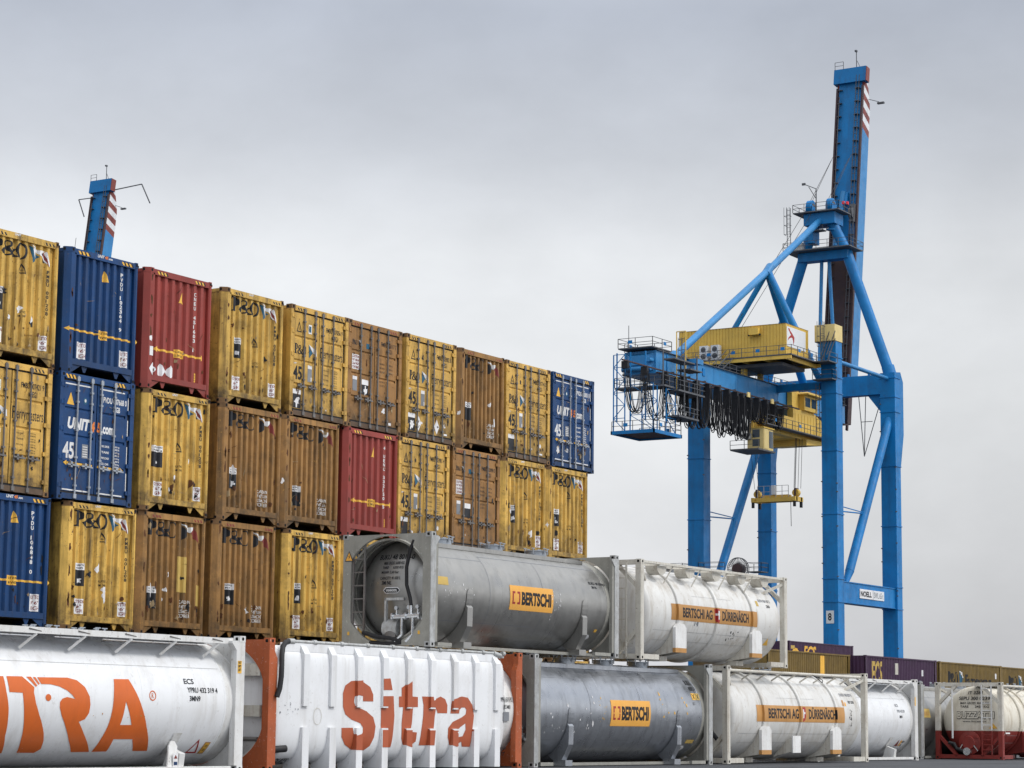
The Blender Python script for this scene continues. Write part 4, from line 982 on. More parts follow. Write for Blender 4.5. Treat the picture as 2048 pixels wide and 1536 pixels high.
# ---- smooth white tank with orange lettering, and its twin further down the row
def smooth_tank(root,L,first):
    fr='white frame paint'; r=1.2
    o=barrel(root,.45,L-.50,r,'white tank paint',.36)
    b=MB(); b.tris(rect(.5,1.95,L-1.05,.008),onshell(r,.004),'worn frame metal'); b.build('weld_seam',o)
    tcast(root,L,fr)
    for x0,x1,sg in ((0,.08,1),(L-.08,L,-1)):
        b=MB(); ring_plate(b,x0+.003,x1-.003,.03,2.47,.03,2.57,oval(1.2,1.05),fr)
        xs,xe=(x1-.006,.47) if sg==1 else (L-.52,x0+.006)
        b.lathe_x([(xs,1.13),(xs,1.19),(xe,1.19),(xe,1.13)],YC,ZC,fr,56)
        b.build('end_frame',root)
        X=(lambda q:q) if sg==1 else (lambda q:L-q)
        for y in (0,2.36):
            b=MB(); b.prism([(X(0),.119),(X(.26),.119),(X(.26),2.32),(X(.40),2.46),(X(.40),2.5),(X(.18),2.5),(X(.18),2.48),(X(0),2.48)],lambda s,t_:(s,y,t_),lambda s,t_:(s,y+.14,t_),fr); b.build('corner_post',root)
        b=MB()
        xq=X(.04)
        for z in (1.5,.75,.3): b.box(min(xq-.03,xq+.03),max(xq-.03,xq+.03),.16,2.34,z,z+.16,fr)
        b.build('cross_bar',root)
    b=MB(); z=2.44
    b.box(.30,L-.26,.10,.17,z,z+.11,fr); b.box(.30,L-.26,.78,.83,z,z+.05,fr)
    b.face([(.3,.17,z+.10),(L-.3,.17,z+.10),(L-.3,.78,z+.10),(.3,.78,z+.10)],'galvanised steel')
    n=int(L/1.15)
    for i in range(n):
        xx=.7+(L-1.5)*i/(n-1); b.beam((xx+.12,.12,z),(xx-.10,.34,z-.26),.06,.05,fr)
        b.beam((xx-.1,.09,z+.08),(xx+.75,.14,z-.03),.018,.018,'bar steel')
    b.build('walkway',root)
    for x in ((1.2,2.3,4.3,5.6) if first else (2.5,)):
        hatch(root,x,r,fr,.95)
    b=MB()
    for x in (1.7,L-1.75):
        b.prism([(.52,.02),(.10,.02),(.05,.35),(.35,.45)],lambda p,t_:(x-.08,p,t_),lambda p,t_:(x+.08,p,t_),fr)
        pts=[(YC-(r+.015)*math.sin(R(a)),ZC+(r+.015)*math.cos(R(a))) for a in range(118,150,4)]
        for (ya,za),(yb,zb_) in zip(pts,pts[1:]): b.face([(x-.13,ya,za),(x+.13,ya,za),(x+.1,yb,zb_),(x-.1,yb,zb_)],fr)
    b.build('saddle',root)
    b=MB(); b.box(.3,L-.3,.04,.14,.03,.11,fr); b.box(.3,L-.3,2.36,2.46,.03,.11,fr); b.build('base_rail',root)
x=28.2
t=thing('tank_container','white tank container with a large orange bird head emblem on its side','tank container',(x,ty(x),0),TA,'tank containers')
L=9.12; smooth_tank(t,L,True); seat(t)
b=MB(); f=onshell(1.2); og='tank lettering orange'
for k_ in 'abde': b.tris(glyph_poly([T1G[k_]]),f,og,(),ZCUT)
b.tris(glyph_poly([T1G['c']]),f,og,(),ZCUT); b.tris(glyph_poly([T1G['f']]),f,og,(),ZCUT); b.tris(glyph_poly([T1G['g'],T1G['gh']]),f,og,(),ZCUT)
b.tris(glyph_poly([ell(6.46,1.41,.095,.095),ell(6.46,1.41,.075,.075)]),f,og,(),ZCUT); ltext(b,'R',6.43,1.365,.06,.09,og,f,.0)
bk='black marking'
ltext(b,'ECS',7.41,1.645,.29,.10,bk,f); ltext(b,'YPRU 432 319 4',7.48,1.485,.90,.10,bk,f); ltext(b,'3MN9',7.53,1.325,.32,.10,bk,f)
b.tris(glyph_poly([[(7.95,.35),(8.28,.35),(8.1,.62)],[(8.0,.375),(8.22,.375),(8.1,.56)]]),f,'red marking',(),ZCUT)
b.tris(rect(8.33,.34,.17,.22),f,'sign brown',(),ZCUT)
b.tris(rect(8.36,.36,.11,.18),onshell(1.2,.009),'yellow sticker',(),ZCUT)
for i in range(2): ltext(b,'TOP',8.375,.385+.075*i,.08,.05,bk,onshell(1.2,.012),.02)
b.tris(rect(8.9,1.88,.12,.24),lambda s,t_:(s,-.004,t_),'yellow sticker')
for i in range(3): b.tris(fit(glyph_text(('NOT','EMPTY','LIFT')[i],.03),8.915,2.06-.07*i,.09,.05),lambda s,t_:(s,-.007,t_),bk)
splat(b,f,43,7,3.3,6.9,.98,1.06,'sign brown',.02,.05); splat(b,f,44,8,7.6,8.1,.2,.32,'sign brown',.03,.1)
b.build('lettering',t,fix=False)
b=MB(); b.prism([(7.05,.0),(7.30,.0),(7.40,.42),(7.33,.52),(7.22,.52),(7.15,.42)],lambda s,t_:(s-.1+.0*t_,.06+.16*(t_),t_+.06),lambda s,t_:(s-.1,.09+.16*t_,t_+.06),'white frame paint'); b.box(7.1,7.24,.05,.058,.10,.36,'white sticker'); b.tris(rect(7.12,.14,.1,.06),lambda s,t_:(s,.045,t_),'blue paint'); b.tris(glyph_poly([[(7.12,.26),(7.22,.26),(7.17,.33)]]),lambda s,t_:(s,.045,t_),'maroon paint'); b.build('document_holder',t)
x=67.15
t=thing('tank_container','plain white tank container left of the cream and maroon one, set back','tank container',(x,-5.50,0),TA,'tank containers')
L=7.75; smooth_tank(t,L,False); seat(t)
b=MB()
ltext(b,'ECS',6.15,1.70,.24,.09,'grey plate',f); ltext(b,'YPRU 432 370',6.2,1.52,.62,.09,'grey plate',f); ltext(b,'3MN9',6.35,1.34,.24,.09,bk,f)
b.tris(glyph_poly([[(6.6,.45),(6.85,.45),(6.73,.66)]]),f,'maroon paint',(),ZCUT); b.tris(rect(6.9,.45,.12,.18),f,'sign orange',(),ZCUT); ltext(b,'FOODSTUFF',7.03,.55,.2,.07,bk,f,.02); ltext(b,'ONLY',7.05,.45,.14,.06,bk,f,.02)
b.tris(rect(7.50,1.75,.08,.28),lambda s,t_:(s,-.004,t_),'yellow sticker')
b.build('lettering',t,fix=False)
NU,NL=9.0,4.5
def sec_y(z,r=1.19,e=0):
    n=NU if z>ZC else NL; q=min(1,abs(z-ZC)/(r+e)); return YC-(r+e)*(1-q**n)**(1/n)
def box_barrel(root,xa,xb,r,m):
    b=MB(); n=96; k_=b.mi(m); rings=[]
    prof=[(xa-.30,.0),(xa-.29,.3),(xa-.22,.65),(xa-.1,.88),(xa,.97),(xa+.06,1.0)]+[(xa+(xb-xa)*i/8,1.0) for i in range(1,8)]+[(xb,1.0),(xb+.07,.985),(xb+.2,.93),(xb+.38,.78),(xb+.5,.5),(xb+.54,.25),(xb+.55,0)]
    for x,f in prof:
        if f==0: rings.append([b.bm.verts.new((x,YC,ZC))]*n); continue
        L_=[]
        for i in range(n):
            a=2*math.pi*i/n; c,s=math.cos(a),math.sin(a); ex=NU if s>0 else NL; ex=2+(ex-2)*min(1,max(0,(f-.6)/.4))
            q=r*f/(abs(c)**ex+abs(s)**ex)**(1/ex); L_.append(b.bm.verts.new((x,YC+q*c,ZC+q*s)))
        rings.append(L_)
    for A,B in zip(rings,rings[1:]):
        for i in range(n):
            q2=[]
            for v in (A[i],A[(i+1)%n],B[(i+1)%n],B[i]):
                if v not in q2: q2.append(v)
            fc=b.bm.faces.new(q2); fc.material_index=k_; fc.smooth=True
    return b.build('tank_shell',root)
# ---- ribbed tank between orange end plates
x=38.1
t=thing('tank_container','white ribbed tank container with rust red lettering between orange end plates','tank container',(x,ty(x),0),TA,'tank containers')
seat(t); L=9.5; r=1.19; o=box_barrel(t,.36,L-.75,r,'white tank paint')
fr='orange frame paint'
for x0,x1,sg in ((0,.09,1),(L-.09,L,-1)):
    b=MB(); ring_plate(b,x0+.004,x1-.004,.03,2.47,.03,2.57,oval(1.2,1.08),fr)
    xs,xe=(x1-.006,.44) if sg==1 else (L-.62,x0+.006); b.lathe_x([(xs,1.13),(xs,1.19),(xe,1.19),(xe,1.13)],YC,ZC,'white frame paint' ,56)
    b.build('end_frame',t)
    X=(lambda q:q) if sg==1 else (lambda q:L-q)
    for y in (0,2.36):
        b=MB(); b.prism([(X(-.004),.119),(X(.26),.119),(X(.26),2.2),(X(.17),2.35),(X(.17),2.48),(X(-.004),2.48)],lambda s,t_:(s,y,t_),lambda s,t_:(s,y+.14,t_),fr); b.build('corner_post',t)
tcast(t,L,fr)
RX=[1.25,2.18,3.11,4.04,4.95,5.85,6.75,7.61,8.47]
for xx in RX:
    b=MB()
    b.prism([(.0,1.28),(.0,2.32),(.12,2.50),(.30,2.53),(.60,2.44),(.3,2.25),(.16,2.05),(.09,1.75),(.07,1.28)],lambda p,t_:(xx-.095,p,t_),lambda p,t_:(xx+.095,p,t_),'white tank paint')
    b.prism([(.0,.86),(.0,.03),(.5,.03),(.5,.30),(.25,.5),(.08,.86)],lambda p,t_:(xx-.11,p,t_),lambda p,t_:(xx+.11,p,t_),'white tank paint')
    b.build('side_rib',t)
b=MB(); b.box(.5,L-.95,.115,.135,2.36,2.53,'white tank paint'); b.build('top_plate',t)
b=MB()
for z_,h_ in ((1.86,.24),(1.06,.22)): b.box(.02,.12,.25,2.25,z_,z_+h_,'cream frame paint')
b.tube([(.05,2.2,.62),(.05,.3,.62)],.045,'bar steel',8); b.tube([(.03,1.05,.98),(.03,1.05,.5),(.03,1.0,.25)],.04,'galvanised steel',8); b.tube([(.0,1.05,.42),(.06,1.05,.42)],.11,'galvanised steel',14)
b.build('cross_bar',t)
b=MB(); b.tube([(.82,.14,2.56),(L-.95,.14,2.56)],.036,'worn frame metal',10)
for xx in RX: b.tube([(xx+.35,.14,2.56),(xx+.45,.14,2.56)],.055,'worn frame metal',10); b.box(xx+.37,xx+.43,.13,.2,2.46,2.54,'worn frame metal')
b.tube([(.78,.14,2.56),(.95,.14,2.56)],.06,'worn frame metal',10); b.tube([(L-1.05,.14,2.56),(L-.8,.10,2.5)],.06,'worn frame metal',10); b.build('air_pipe',t)
b=MB(); b.tube([(.80,.14,2.56),(.64,.11,2.53),(.50,.06,2.44),(.40,.0,2.28),(.34,-.05,2.08),(.31,-.07,1.85),(.28,-.06,1.62),(.22,-.04,1.45)],.055,'rubber',12); b.tube([(.30,.10,.42),(.62,.02,.44)],.07,'rubber',12); b.build('hose',t)
b=MB()
def ribshell(e):
    def g_(s,t_):
        y=sec_y(t_,1.19,e)
        for c in RX:
            if abs(s-c)<=.0951 and t_>=1.28: return (s,-e,t_)
            if abs(s-c)<=.1101 and t_<=.86: return (s,-e,t_)
        return (s,y,t_)
    return g_
CSR=[c+d for c in RX for d in (-.1105,-.1100,-.0955,-.0950,.0950,.0955,.1100,.1105)]
ZR=ZCUT+[1.2795,1.2800,.8600,.8605]
for k_ in ('S','i1','i2','t','r'): b.tris(glyph_poly([T2G[k_]]),ribshell(.006),'tank lettering rust',CSR,ZR)
b.tris(glyph_poly([T2G['a'],T2G['ah']]),ribshell(.006),'tank lettering rust',CSR,ZR)
f=lambda s,t_:(s,sec_y(t_,1.19,.006)-.003,t_)
ltext(b,'YPRU 507 792 1',8.66,1.48,.55,.10,bk,f); ltext(b,'BE 3481',8.80,1.32,.28,.09,bk,f); b.tris(rect(8.78,1.05,.25,.2),f,'grey plate',(),ZCUT)
ltext(b,'PRODUITS',.34,.14,.72,.10,bk,f,.02); ltext(b,'ALIMENTAIRES',.34,.04,.72,.085,bk,f,.02); ltext(b,'NUR FÜR',8.62,.40,.4,.08,bk,f); ltext(b,'LEBENSMITTEL',8.62,.27,.45,.08,bk,f)
splat(b,f,53,16,.4,1.1,1.05,1.35,'grey plate',.01,.05); b.tris(glyph_poly([ell(1.7,1.08,.14,.17),ell(1.7,1.08,.13,.16)]),f,'cream frame paint',(),ZCUT)
b.build('lettering',t,fix=False)
# ---- grey tank standing behind the red and cream one
x=77.9
t=thing('tank_container','grey tank container half hidden behind the cream and maroon one','tank container',(x,-4.55,0),TA,'tank containers')
plate_tank(t,9.0,'steel tank','grey frame paint','worn frame metal'); seat(t)
b=MB(); b.tris(rect(.35,1.40,.6,.30),onshell(1.2),'faded sticker',(),ZCUT); ltext(b,'BUKU',.42,1.47,.4,.14,'sign brown',onshell(1.2,.01)); b.build('lettering',t,fix=False)
# ---- cream and maroon tank seen end-on
x=78.9
t=thing('tank_container','cream and maroon framed tank container with a ladder on its end','tank container',(x,-7.15,0),TA,'tank containers')
seat(t,-.08); L=9.0; rg=(1.9,2.6,5.5)
frame_tank(t,L,'cream tank paint','cream frame paint',1.17,'rail',(2.35,6.95),rg,False,('maroon paint',.96))
# lower half of the frame is painted maroon too: split the mesh at that height
for ch in list(t.children):
    if ch.name.split('.')[0] in('corner_post','end_frame','base_rail','corner_casting','corner_stay','saddle'):
        me=ch.data; bb=bmesh.new(); bb.from_mesh(me); bmesh.ops.bisect_plane(bb,geom=bb.verts[:]+bb.edges[:]+bb.faces[:],dist=1e-5,plane_co=(0,0,.96),plane_no=(0,0,1))
        me.materials.append(MATS['maroon paint']); k_=len(me.materials)-1
        for fc in bb.faces:
            if fc.calc_center_median().z<.96 and me.materials[fc.material_index].name!='dark hole': fc.material_index=k_
        bb.to_mesh(me); bb.free()
ladder(t,.38,.74,-.03,.98,2.5,'white frame paint',6)
ladder(t,.38,.74,-.03,.14,.96,'maroon paint',4,'lower_ladder')
b=MB(); dx=dome_x(.62,1.17,.36)
for txt,ya,yb,z,h in (('IT 3281',1.40,.88,2.20,.11),('SEPU 300 0239',1.74,.60,2.00,.12),('MAX GROSS 30480 KG',1.68,.62,1.86,.08),('TARE      2450 KG',1.68,.62,1.74,.08),('www.buzzatti.it',1.58,.70,1.25,.06)): endtext(b,txt,ya,yb,z,h,'black marking',dx)
endtext(b,'BUZZATTI',1.80,.42,1.36,.26,'black marking',dx,.075); endtext(b,'BUZZATTI',1.785,.435,1.375,.23,'cream tank paint',lambda y,z:dx(y,z)-.006,.03)
b.tris(glyph_poly([[(-.62,1.04),(-.34,1.04),(-.48,1.22)]]),lambda s,t_:(dx(-s,t_),-s,t_),'yellow sticker',[-.5,-.42],[1.1,1.16])
f=onshell(1.17)
ltext(b,'BUZZATTI',2.9,1.05,2.6,.46,'black marking',f,.06); b.tris(rect(.3,.86,.4,.05),lambda s,t_:(s,-.003,t_),'white marking')
b.build('lettering',t,fix=False)
b=MB(); b.lathe_x([(.28,.0),(.28,.34),(.16,.36),(.16,.40),(.10,.40),(.06,.24),(-.02,.22),(-.02,.0)],1.27,.55,'maroon paint',28); b.lathe_x([(.1,.11),(-.12,.11),(-.12,.13),(-.15,.13),(-.15,.0)],1.28,.26,'chrome valve',20); b.build('valve',t)
b=MB(); b.tube([(.02,1.86,2.35),(.02,1.86,.70)],.035,'white frame paint',8); b.tube([(.0,2.0,.55),(.0,1.8,.52),(-.02,1.7,.35),(-.02,1.45,.27)],.06,'rubber',10); b.build('hose',t)
b=MB(); b.box(.05,.10,.95,1.4,.72,.80,'maroon paint'); b.beam((.0,1.45,.55),(.0,1.62,.30),.02,.03,'chrome valve'); b.beam((.0,1.1,.5),(.0,.92,.28),.02,.03,'chrome valve'); b.build('valve_guard',t)
# ---------------------------------------------------------------- far containers
def far_container(paint,label,loc,L_,n,dec=None):
    t=thing('shipping_container',label,'shipping container',(loc[0],loc[1]+CW,loc[2]),-math.pi/2,'containers in the far row')
    W_=CW; castings_far(t,paint,W_,L_)
    b=MB(); pr=corr(.3,L_-.3,n,.03,.045)
    for sx_ in (0,1):
        X=(lambda d:d) if sx_==0 else (lambda d:W_-d)
        for (a,da),(c,dc) in zip(pr,pr[1:]): b.face([(X(da),a,.15),(X(dc),c,.15),(X(dc),c,CH-.1),(X(da),a,CH-.1)],paint)
        for a,c in ((0,.302),(L_-.302,L_)): b.face([(X(.015),a,.1),(X(.015),c,.1),(X(.015),c,CH-.05),(X(.015),a,CH-.05)],paint)
        b.box(min(X(0),X(.07)),max(X(0),X(.07)),.15,L_-.15,.02,.15,paint); b.box(min(X(0),X(.07)),max(X(0),X(.07)),.15,L_-.15,CH-.11,CH-.02,paint)
    b.build('side_wall',t)
    b=MB(); pe=corr(.12,W_-.12,8,.03,.04)
    for Y in (lambda d:d,lambda d:L_-d):
        for (a,da),(c,dc) in zip(pe,pe[1:]): b.face([(a,Y(da),.1),(c,Y(dc),.1),(c,Y(dc),CH-.05),(a,Y(da),CH-.05)],paint)
    b.build('end_wall',t)
    b=MB(); b.box(.07,W_-.07,.05,L_-.05,CH-.05,CH-.03,paint); b.build('roof',t)
    if dec:
        b=MB(); f=pf(pr); cs=[p[0] for p in pr]
        dec(lambda tr,m,e=0: b.tris(tr,lambda s,t_:(W_-f(s)+.008+e,s,t_),m,cs)); b.build('lettering',t,fix=False)
    return t
def castings_far(t,paint,W_,L_):
    for x in (0,W_-.16):
        for y in (0,L_-.18):
            for z in (0,CH-.12):
                b=MB(); b.box(x-.004,x+.164,y-.004,y+.184,z-.0,z+.12,paint); b.build('corner_casting',t)
def dec_purple(D):
    D(fit(glyph_text('ECS',.03,shear=.15),1.0,.95,1.8,1.6),'faded sticker'); D(fit(glyph_text('EUROPEAN CONTAINERS',.02),4.6,.55,6,.35),'faded sticker'); D(rect(5.0,1.75,.45,.75),'cream frame paint'); D(rect(9.6,1.75,.2,.42),'white sticker')
def dec_po(D):
    D(fit(PO,1.6,1.1,1.9,1.15),'black marking'); D(glyph_poly([[(3.7,2.3),(3.85,1.2),(4.5,1.75)]]),'blue marking'); D(glyph_poly([[(3.75,2.35),(4.55,1.8),(4.4,2.2)]]),'white marking')
    D(fit(glyph_text('Ferrymasters',.02),5.0,.95,5.2,1.15),'black marking'); D(rect(10.9,1.9,.25,.4),'white sticker')
def dec_up(D):
    D(fit(glyph_text('ECS',.03,shear=.15),3.0,1.35,2.6,1.2),'yellow sticker'); D(glyph_poly([ell(1.3,1.75,.75,.55)]),'yellow sticker'); D(rect(1.5,1.70,1.0,.2),'purple paint',.004); D(rect(.3,2.2,.9,.3),'faded sticker')
def dec_bar(D): D(rect(7.6,.2,.7,2.5),'yellow sticker'); D(rect(1.2,.25,.4,.5),'white sticker'); D(rect(1.75,.25,.2,.5),'grey plate')
FR='containers in the far row'
far_container('dull ochre paint','long dull brown container with one bright yellow bar, in the far row',(129.2,26.2,2.9),12.2,42,dec_bar)
far_container('purple paint','long purple container with curly yellow letters, left of the ochre ones in the far row',(141.6,25.2,2.9),12.2,42,dec_purple)
far_container('dull ochre paint','long dull ochre container with black lettering, right next to a purple one',(155.1,25.5,2.9),12.2,42,dec_po)
far_container('dull ochre paint','long dull ochre container at the right photo edge in the far row',(168.3,25.9,2.9),12.2,42,dec_po)
far_container('purple paint','purple container with a yellow round emblem, highest in the far background',(186.8,52.0,5.8),13.7,44,dec_up)
for xx,yy in ((129.2,26.2),(155.1,25.5),(168.3,25.9)):
    c=far_container('dull ochre paint','dull ochre container on the ground hidden below the far row',(xx,yy,0),12.2,42)
    c['group']='containers below the far row'
c=far_container('purple paint','purple container on the ground hidden below the purple one of the far row',(141.6,25.2,0),12.2,42)
for z in (0,2.9):
    c=far_container('purple paint','purple container carrying the highest one in the background',(186.8,52.0,z),13.7,44); c['group']='containers below the highest purple one'
# ---------------------------------------------------------------- ship to shore cranes
CB='crane blue'; CBL='crane sunlit blue'; GR='crane grating'; CY='crane yellow'
def railing(b,pts,h=1.1,step=1.6,m=GR,r=.032,plates=0):
    for a,c in zip(pts,pts[1:]):
        a=Vector(a); c=Vector(c); d=c-a; n=max(1,int(d.length/step))
        for i in range(n+1):
            p=a+d*i/n; b.beam(p,p+Vector((0,0,h)),r*2,r*2,m)
            if plates and i%plates==1: q=a+d*(i+.3)/n; b.beam(q+Vector((0,0,.45)),q+Vector((0,0,.85)),.06 if abs(d.x)<abs(d.y) else .55,.55 if abs(d.x)<abs(d.y) else .06,CB,(0,1,0))
        for z in (h*.5,h): b.beam(a+Vector((0,0,z)),c+Vector((0,0,z)),r*1.7,r*1.7,m)
def platform(b,x0,x1,y0,y1,z,m=GR,t=.14,rl='nsew',**k):
    b.box(x0,x1,y0,y1,z-t,z,m)
    if 's' in rl: railing(b,[(x0,y0,z),(x1,y0,z)],**k)
    if 'n' in rl: railing(b,[(x0,y1,z),(x1,y1,z)],**k)
    if 'w' in rl: railing(b,[(x0,y0,z),(x0,y1,z)],**k)
    if 'e' in rl: railing(b,[(x1,y0,z),(x1,y1,z)],**k)
def caged_ladder(b,x,y,z0,z1,m=GR,w=.5,cage=True,ax='y'):
    def P(u,v,z): return (x+v,y+u,z) if ax=='y' else (x+u,y+v,z)
    for u in (-w/2,w/2): b.beam(P(u,0,z0),P(u,0,z1),.07,.07,m)
    n=int((z1-z0)/.6)
    for i in range(n): z=z0+.3+i*.6; b.beam(P(-w/2,0,z),P(w/2,0,z),.04,.04,m)
    if cage:
        z=z0+2.2
        while z<z1:
            b.beam(P(-.4,-.0,z),P(-.4,-.7,z),.05,.05,m); b.beam(P(.4,0,z),P(.4,-.7,z),.05,.05,m); b.beam(P(-.4,-.7,z),P(.4,-.7,z),.05,.05,m); z+=1.3
        for u in (-.4,0,.4): b.beam(P(u,-.7,z0+2.2),P(u,-.7,z1),.045,.045,m)
def crane(loc,label):
    t=thing('quay_crane',label,'crane',loc,0,'blue quay cranes')
    G,Bs,VC=19.6,18.56,9.28
    # legs: plated box sections, waterside pair lighter than the landside pair
    for (lx,ly,wx,wy,zt) in ((0,-.35,1.9,2.05,49.9),(0,Bs,1.9,2.3,46.0),(G,0,1.7,2.1,48.6),(G,Bs-.3,1.7,2.0,48.6)):
        b=MB(); b.box(lx-wx/2,lx+wx/2,ly-wy/2,ly+wy/2,2.2,zt,CB)
        for z in (9,17,19.9,28,36,43.3,45.3,47.9):
            if z<zt-.6:
                b.box(lx-wx/2-.09,lx+wx/2+.09,ly-wy/2-.09,ly+wy/2+.09,z-.06,z+.06,CB)
        # widened foot and bogies on the rail
        for q in (-1.6,-.6,.6,1.6): b.tube([(lx-.15,ly+q,.45),(lx+.15,ly+q,.45)],.45,GR,14)
        b.box(lx-.5,lx+.5,ly-2.4,ly+2.4,.7,2.2,CB)
        rd=random.Random(int(lx*3+ly))
        for i in range(14):
            z=rd.uniform(8,zt-3); s_=rd.choice((-1,1)); b.box(lx-.06-wx/2,lx+.06-wx/2,ly+s_*wy/2-.12,ly+s_*wy/2+.12,z,z+.14,GR)
        b.build('leg',t)
    # portal beams with diagonal pipes, in the two side frames
    for ly in (0,Bs):
        b=MB(); b.box(.951,G-.851,ly-.75,ly+.75,17.1,19.7,CB)
        for z in (17.1,19.7): b.box(.96,G-.86,ly-.85,ly+.85,z-.06,z+.06,CB)
        b.prism([(.95,19.75),(.95,22.2),(1.6,21.0),(3.4,19.75)],lambda s,q:(s,ly-.1,q),lambda s,q:(s,ly+.1,q),CB)
        b.build('portal_beam',t)
        b=MB(); b.tube([(4.3,ly,19.4),(5.8,ly,21.3)],.3,CB,16,.58); b.tube([(5.7,ly,21.2),(20.3,ly,44.0)],.58,CB,20); b.tube([(20.2,ly,43.8),(21.0,ly,45.4)],.58,CB,16,.4)
        b.tube([(.95,ly,28.6),(10.7,ly,29.0)],.09,CB,8); b.tube([(.95,ly,29.4),(10.9,ly,29.1)],.07,CB,8); b.build('diagonal_brace',t)
    # haunched brackets at the waterside leg heads
    for ly,sg in ((0,1),(Bs,-1)):
        b=MB(); b.prism([(G-.85,48.6),(G+1.5,48.9),(G+2.4,47.6),(G+2.4,40.5),(G+1.3,36),(G+.85,36)],lambda s,q:(s,ly-.9*1,q),lambda s,q:(s,ly+.9,q),CB)
        b.prism([(1.04,45.9),(3.2,45.9),(1.04,43.2)],lambda s,q:(G-.3,ly+sg*s,q),lambda s,q:(G+.3,ly+sg*s,q),CB)
        b.build('leg_bracket',t)
    b=MB(); b.box(G-.75,G+.75,1.06,Bs-1.06,45.8,48.45,CB)
    for y in (3,6,13,16): b.box(G-.2,G+.2,y-.1,y+.1,48.45,48.9,CB)
    b.build('cross_beam',t)
    b=MB(); b.box(-.4,.4,1.16,7.19,44.0,44.9,CB); b.box(-.4,.4,11.41,Bs-1.16,44.0,44.9,CB); b.build('cross_beam',t)
    b=MB(); b.tube([(1.0,0,47.9),(G+1.6,-.0,47.8)],.27,CBL,14); b.tube([(1.0,Bs,47.6),(G+.4,Bs,47.7)],.27,CBL,14)
    build_split(b,'tie_pipe',t,lambda c:c.y>5)
    # apex frame
    az=66.0
    b=MB(); hy=3.1
    for ly in (0,Bs):
        s=1 if ly==0 else -1
        foot=(G+.2,ly,48.4); mid=(G+.1,VC-s*hy,az); topp=(G-.6,VC-s*1.2,70.3)
        b2=MB(); b2.tube([foot,mid],.74,CB,20); b2.tube([foot,(G+.19,ly+s*.34,49.6)],.86,CB,20); b2.tube([mid,topp],.72,CB,18); b2.tube([(topp[0],topp[1]+s*-.18,68.9),(topp[0],topp[1]+s*-.2,69.1)],.8,CB,18); b2.build('mast_leg',t)
    b.box(G-.9,G+.9,VC-hy-.6,VC+hy+.6,az-1.1,az+.1,CB); b.box(G-1.9,G+1.0,VC-2.3,VC+2.3,69.7,71.3,CB)
    b.box(G-1.5,G+.6,VC+1.1,VC+1.9,67.3,69.7,CB)
    b.build('mast_head',t)
    b=MB()
    platform(b,G-2.4,G+2.2,VC-4.7,VC+5.2,az+.3); platform(b,G-2.6,G+1.6,VC-3.2,VC+3.6,71.5); platform(b,G-1.8,G-.6,VC-.5,VC+1.4,az+3.0,rl='we')
    caged_ladder(b,G-2.4,VC+4.3,az+.3,72.3); caged_ladder(b,G+1.4,VC-3.4,az+.3,71.4,cage=False)
    b.beam((G-2.3,VC+.2,71.5),(G-2.3,VC+.2,74.6),.12,.12,GR); b.beam((G-2.3,VC+.2,74.6),(G-2.3,VC+1.9,75.4),.1,.1,GR); b.beam((G-2.3,VC+.2,73.2),(G-2.3,VC+1.3,75.0),.08,.08,GR); b.box(G-2.4,G-2.2,VC+1.8,VC+2.3,75.3,75.6,GR)
    for y in (VC-3.2,): b.box(G+.4,G+.7,y-.1,y+.2,72.6,73.0,'lamp red'); b.box(G+.4,G+.7,y+.5,y+.8,72.7,73.1,'lamp red')
    b.box(G-2.2,G-1.3,VC+2.5,VC+3.6,az+.3,az+1.4,'worn frame metal')
    b.build('mast_platform',t)
    for y in (VC+1.6,VC-1.4):
        b=MB(); b.tube([(G-1.0,y-.35,72.4),(G-1.0,y+.35,72.4)],.95,CB,20); b.tube([(G-1.0,y-.45,72.4),(G-1.0,y+.45,72.4)],.5,GR,16); b.box(G-1.7,G-.2,y-.5,y-.4,71.5,72.5,CB); b.box(G-1.7,G-.2,y+.4,y+.5,71.5,72.5,CB); b.build('rope_sheave',t)
    b=MB()
    for y in (VC+1.05,VC-.75): b.tube([(G+.3,y*.6+VC*.4,az-.9),(G+.7,y+(.3 if y>VC else -.3),49.5)],.25,CBL,12)
    build_split(b,'boom_stay',t,lambda c:c.y>VC)
    # girder with rounded back end
    g0,g1,gz0,gz1=-32.7,21.0,42.15,44.85; y0,y1=7.2,11.4
    b=MB(); b.box(g0,g1,y0,y1,gz0,gz1,CBL)
    b.box(g0,g1,y0-.25,y0+.2,gz1,gz1+.08,GR); b.box(g0,g1,y0-.34,y0-.001,gz0-.0,gz0+.14,'crane brown'); b.box(g0,g1,y1+.001,y1+.34,gz0,gz0+.14,'crane brown')
    b.hexa([(g0-.01,y0+.3,gz0+.3),(g0-.01,y1-.3,gz0+.3),(g0-.01,y1-.3,gz1-.3),(g0-.01,y0+.3,gz1-.3),(g0-.7,y0+1,gz0+1.0),(g0-.7,y1-1,gz0+1.0),(g0-.7,y1-1,gz1-.6),(g0-.7,y0+1,gz1-.6)],CBL)
    b.tube([(g0-.9,y0+.2,gz0+.5),(g0-.9,y1-.2,gz0+.5)],.28,CBL,16); b.tube([(g0-1.1,y0+.4,gz0+1.5),(g0-.2,y0+.4,gz0+1.5)],.25,CBL,12)
    for x in range(-30,20,6): b.box(x-.03,x+.03,y0-.02,y0+.001,gz0+.15,gz1,CBL)
    b.box(-21,-20.4,y0-.1,y0,43.4,44.3,CB); b.box(-24.8,-23.0,y0-1.2,y0,44.3,44.9,CBL)
    b.build('girder',t)
    b=MB(); railing(b,[(g0+10,y0,gz1),(g1,y0,gz1)],h=1.0,step=1.8); railing(b,[(g0,y1,gz1),(g1,y1,gz1)],h=1.0,step=1.8,plates=4)
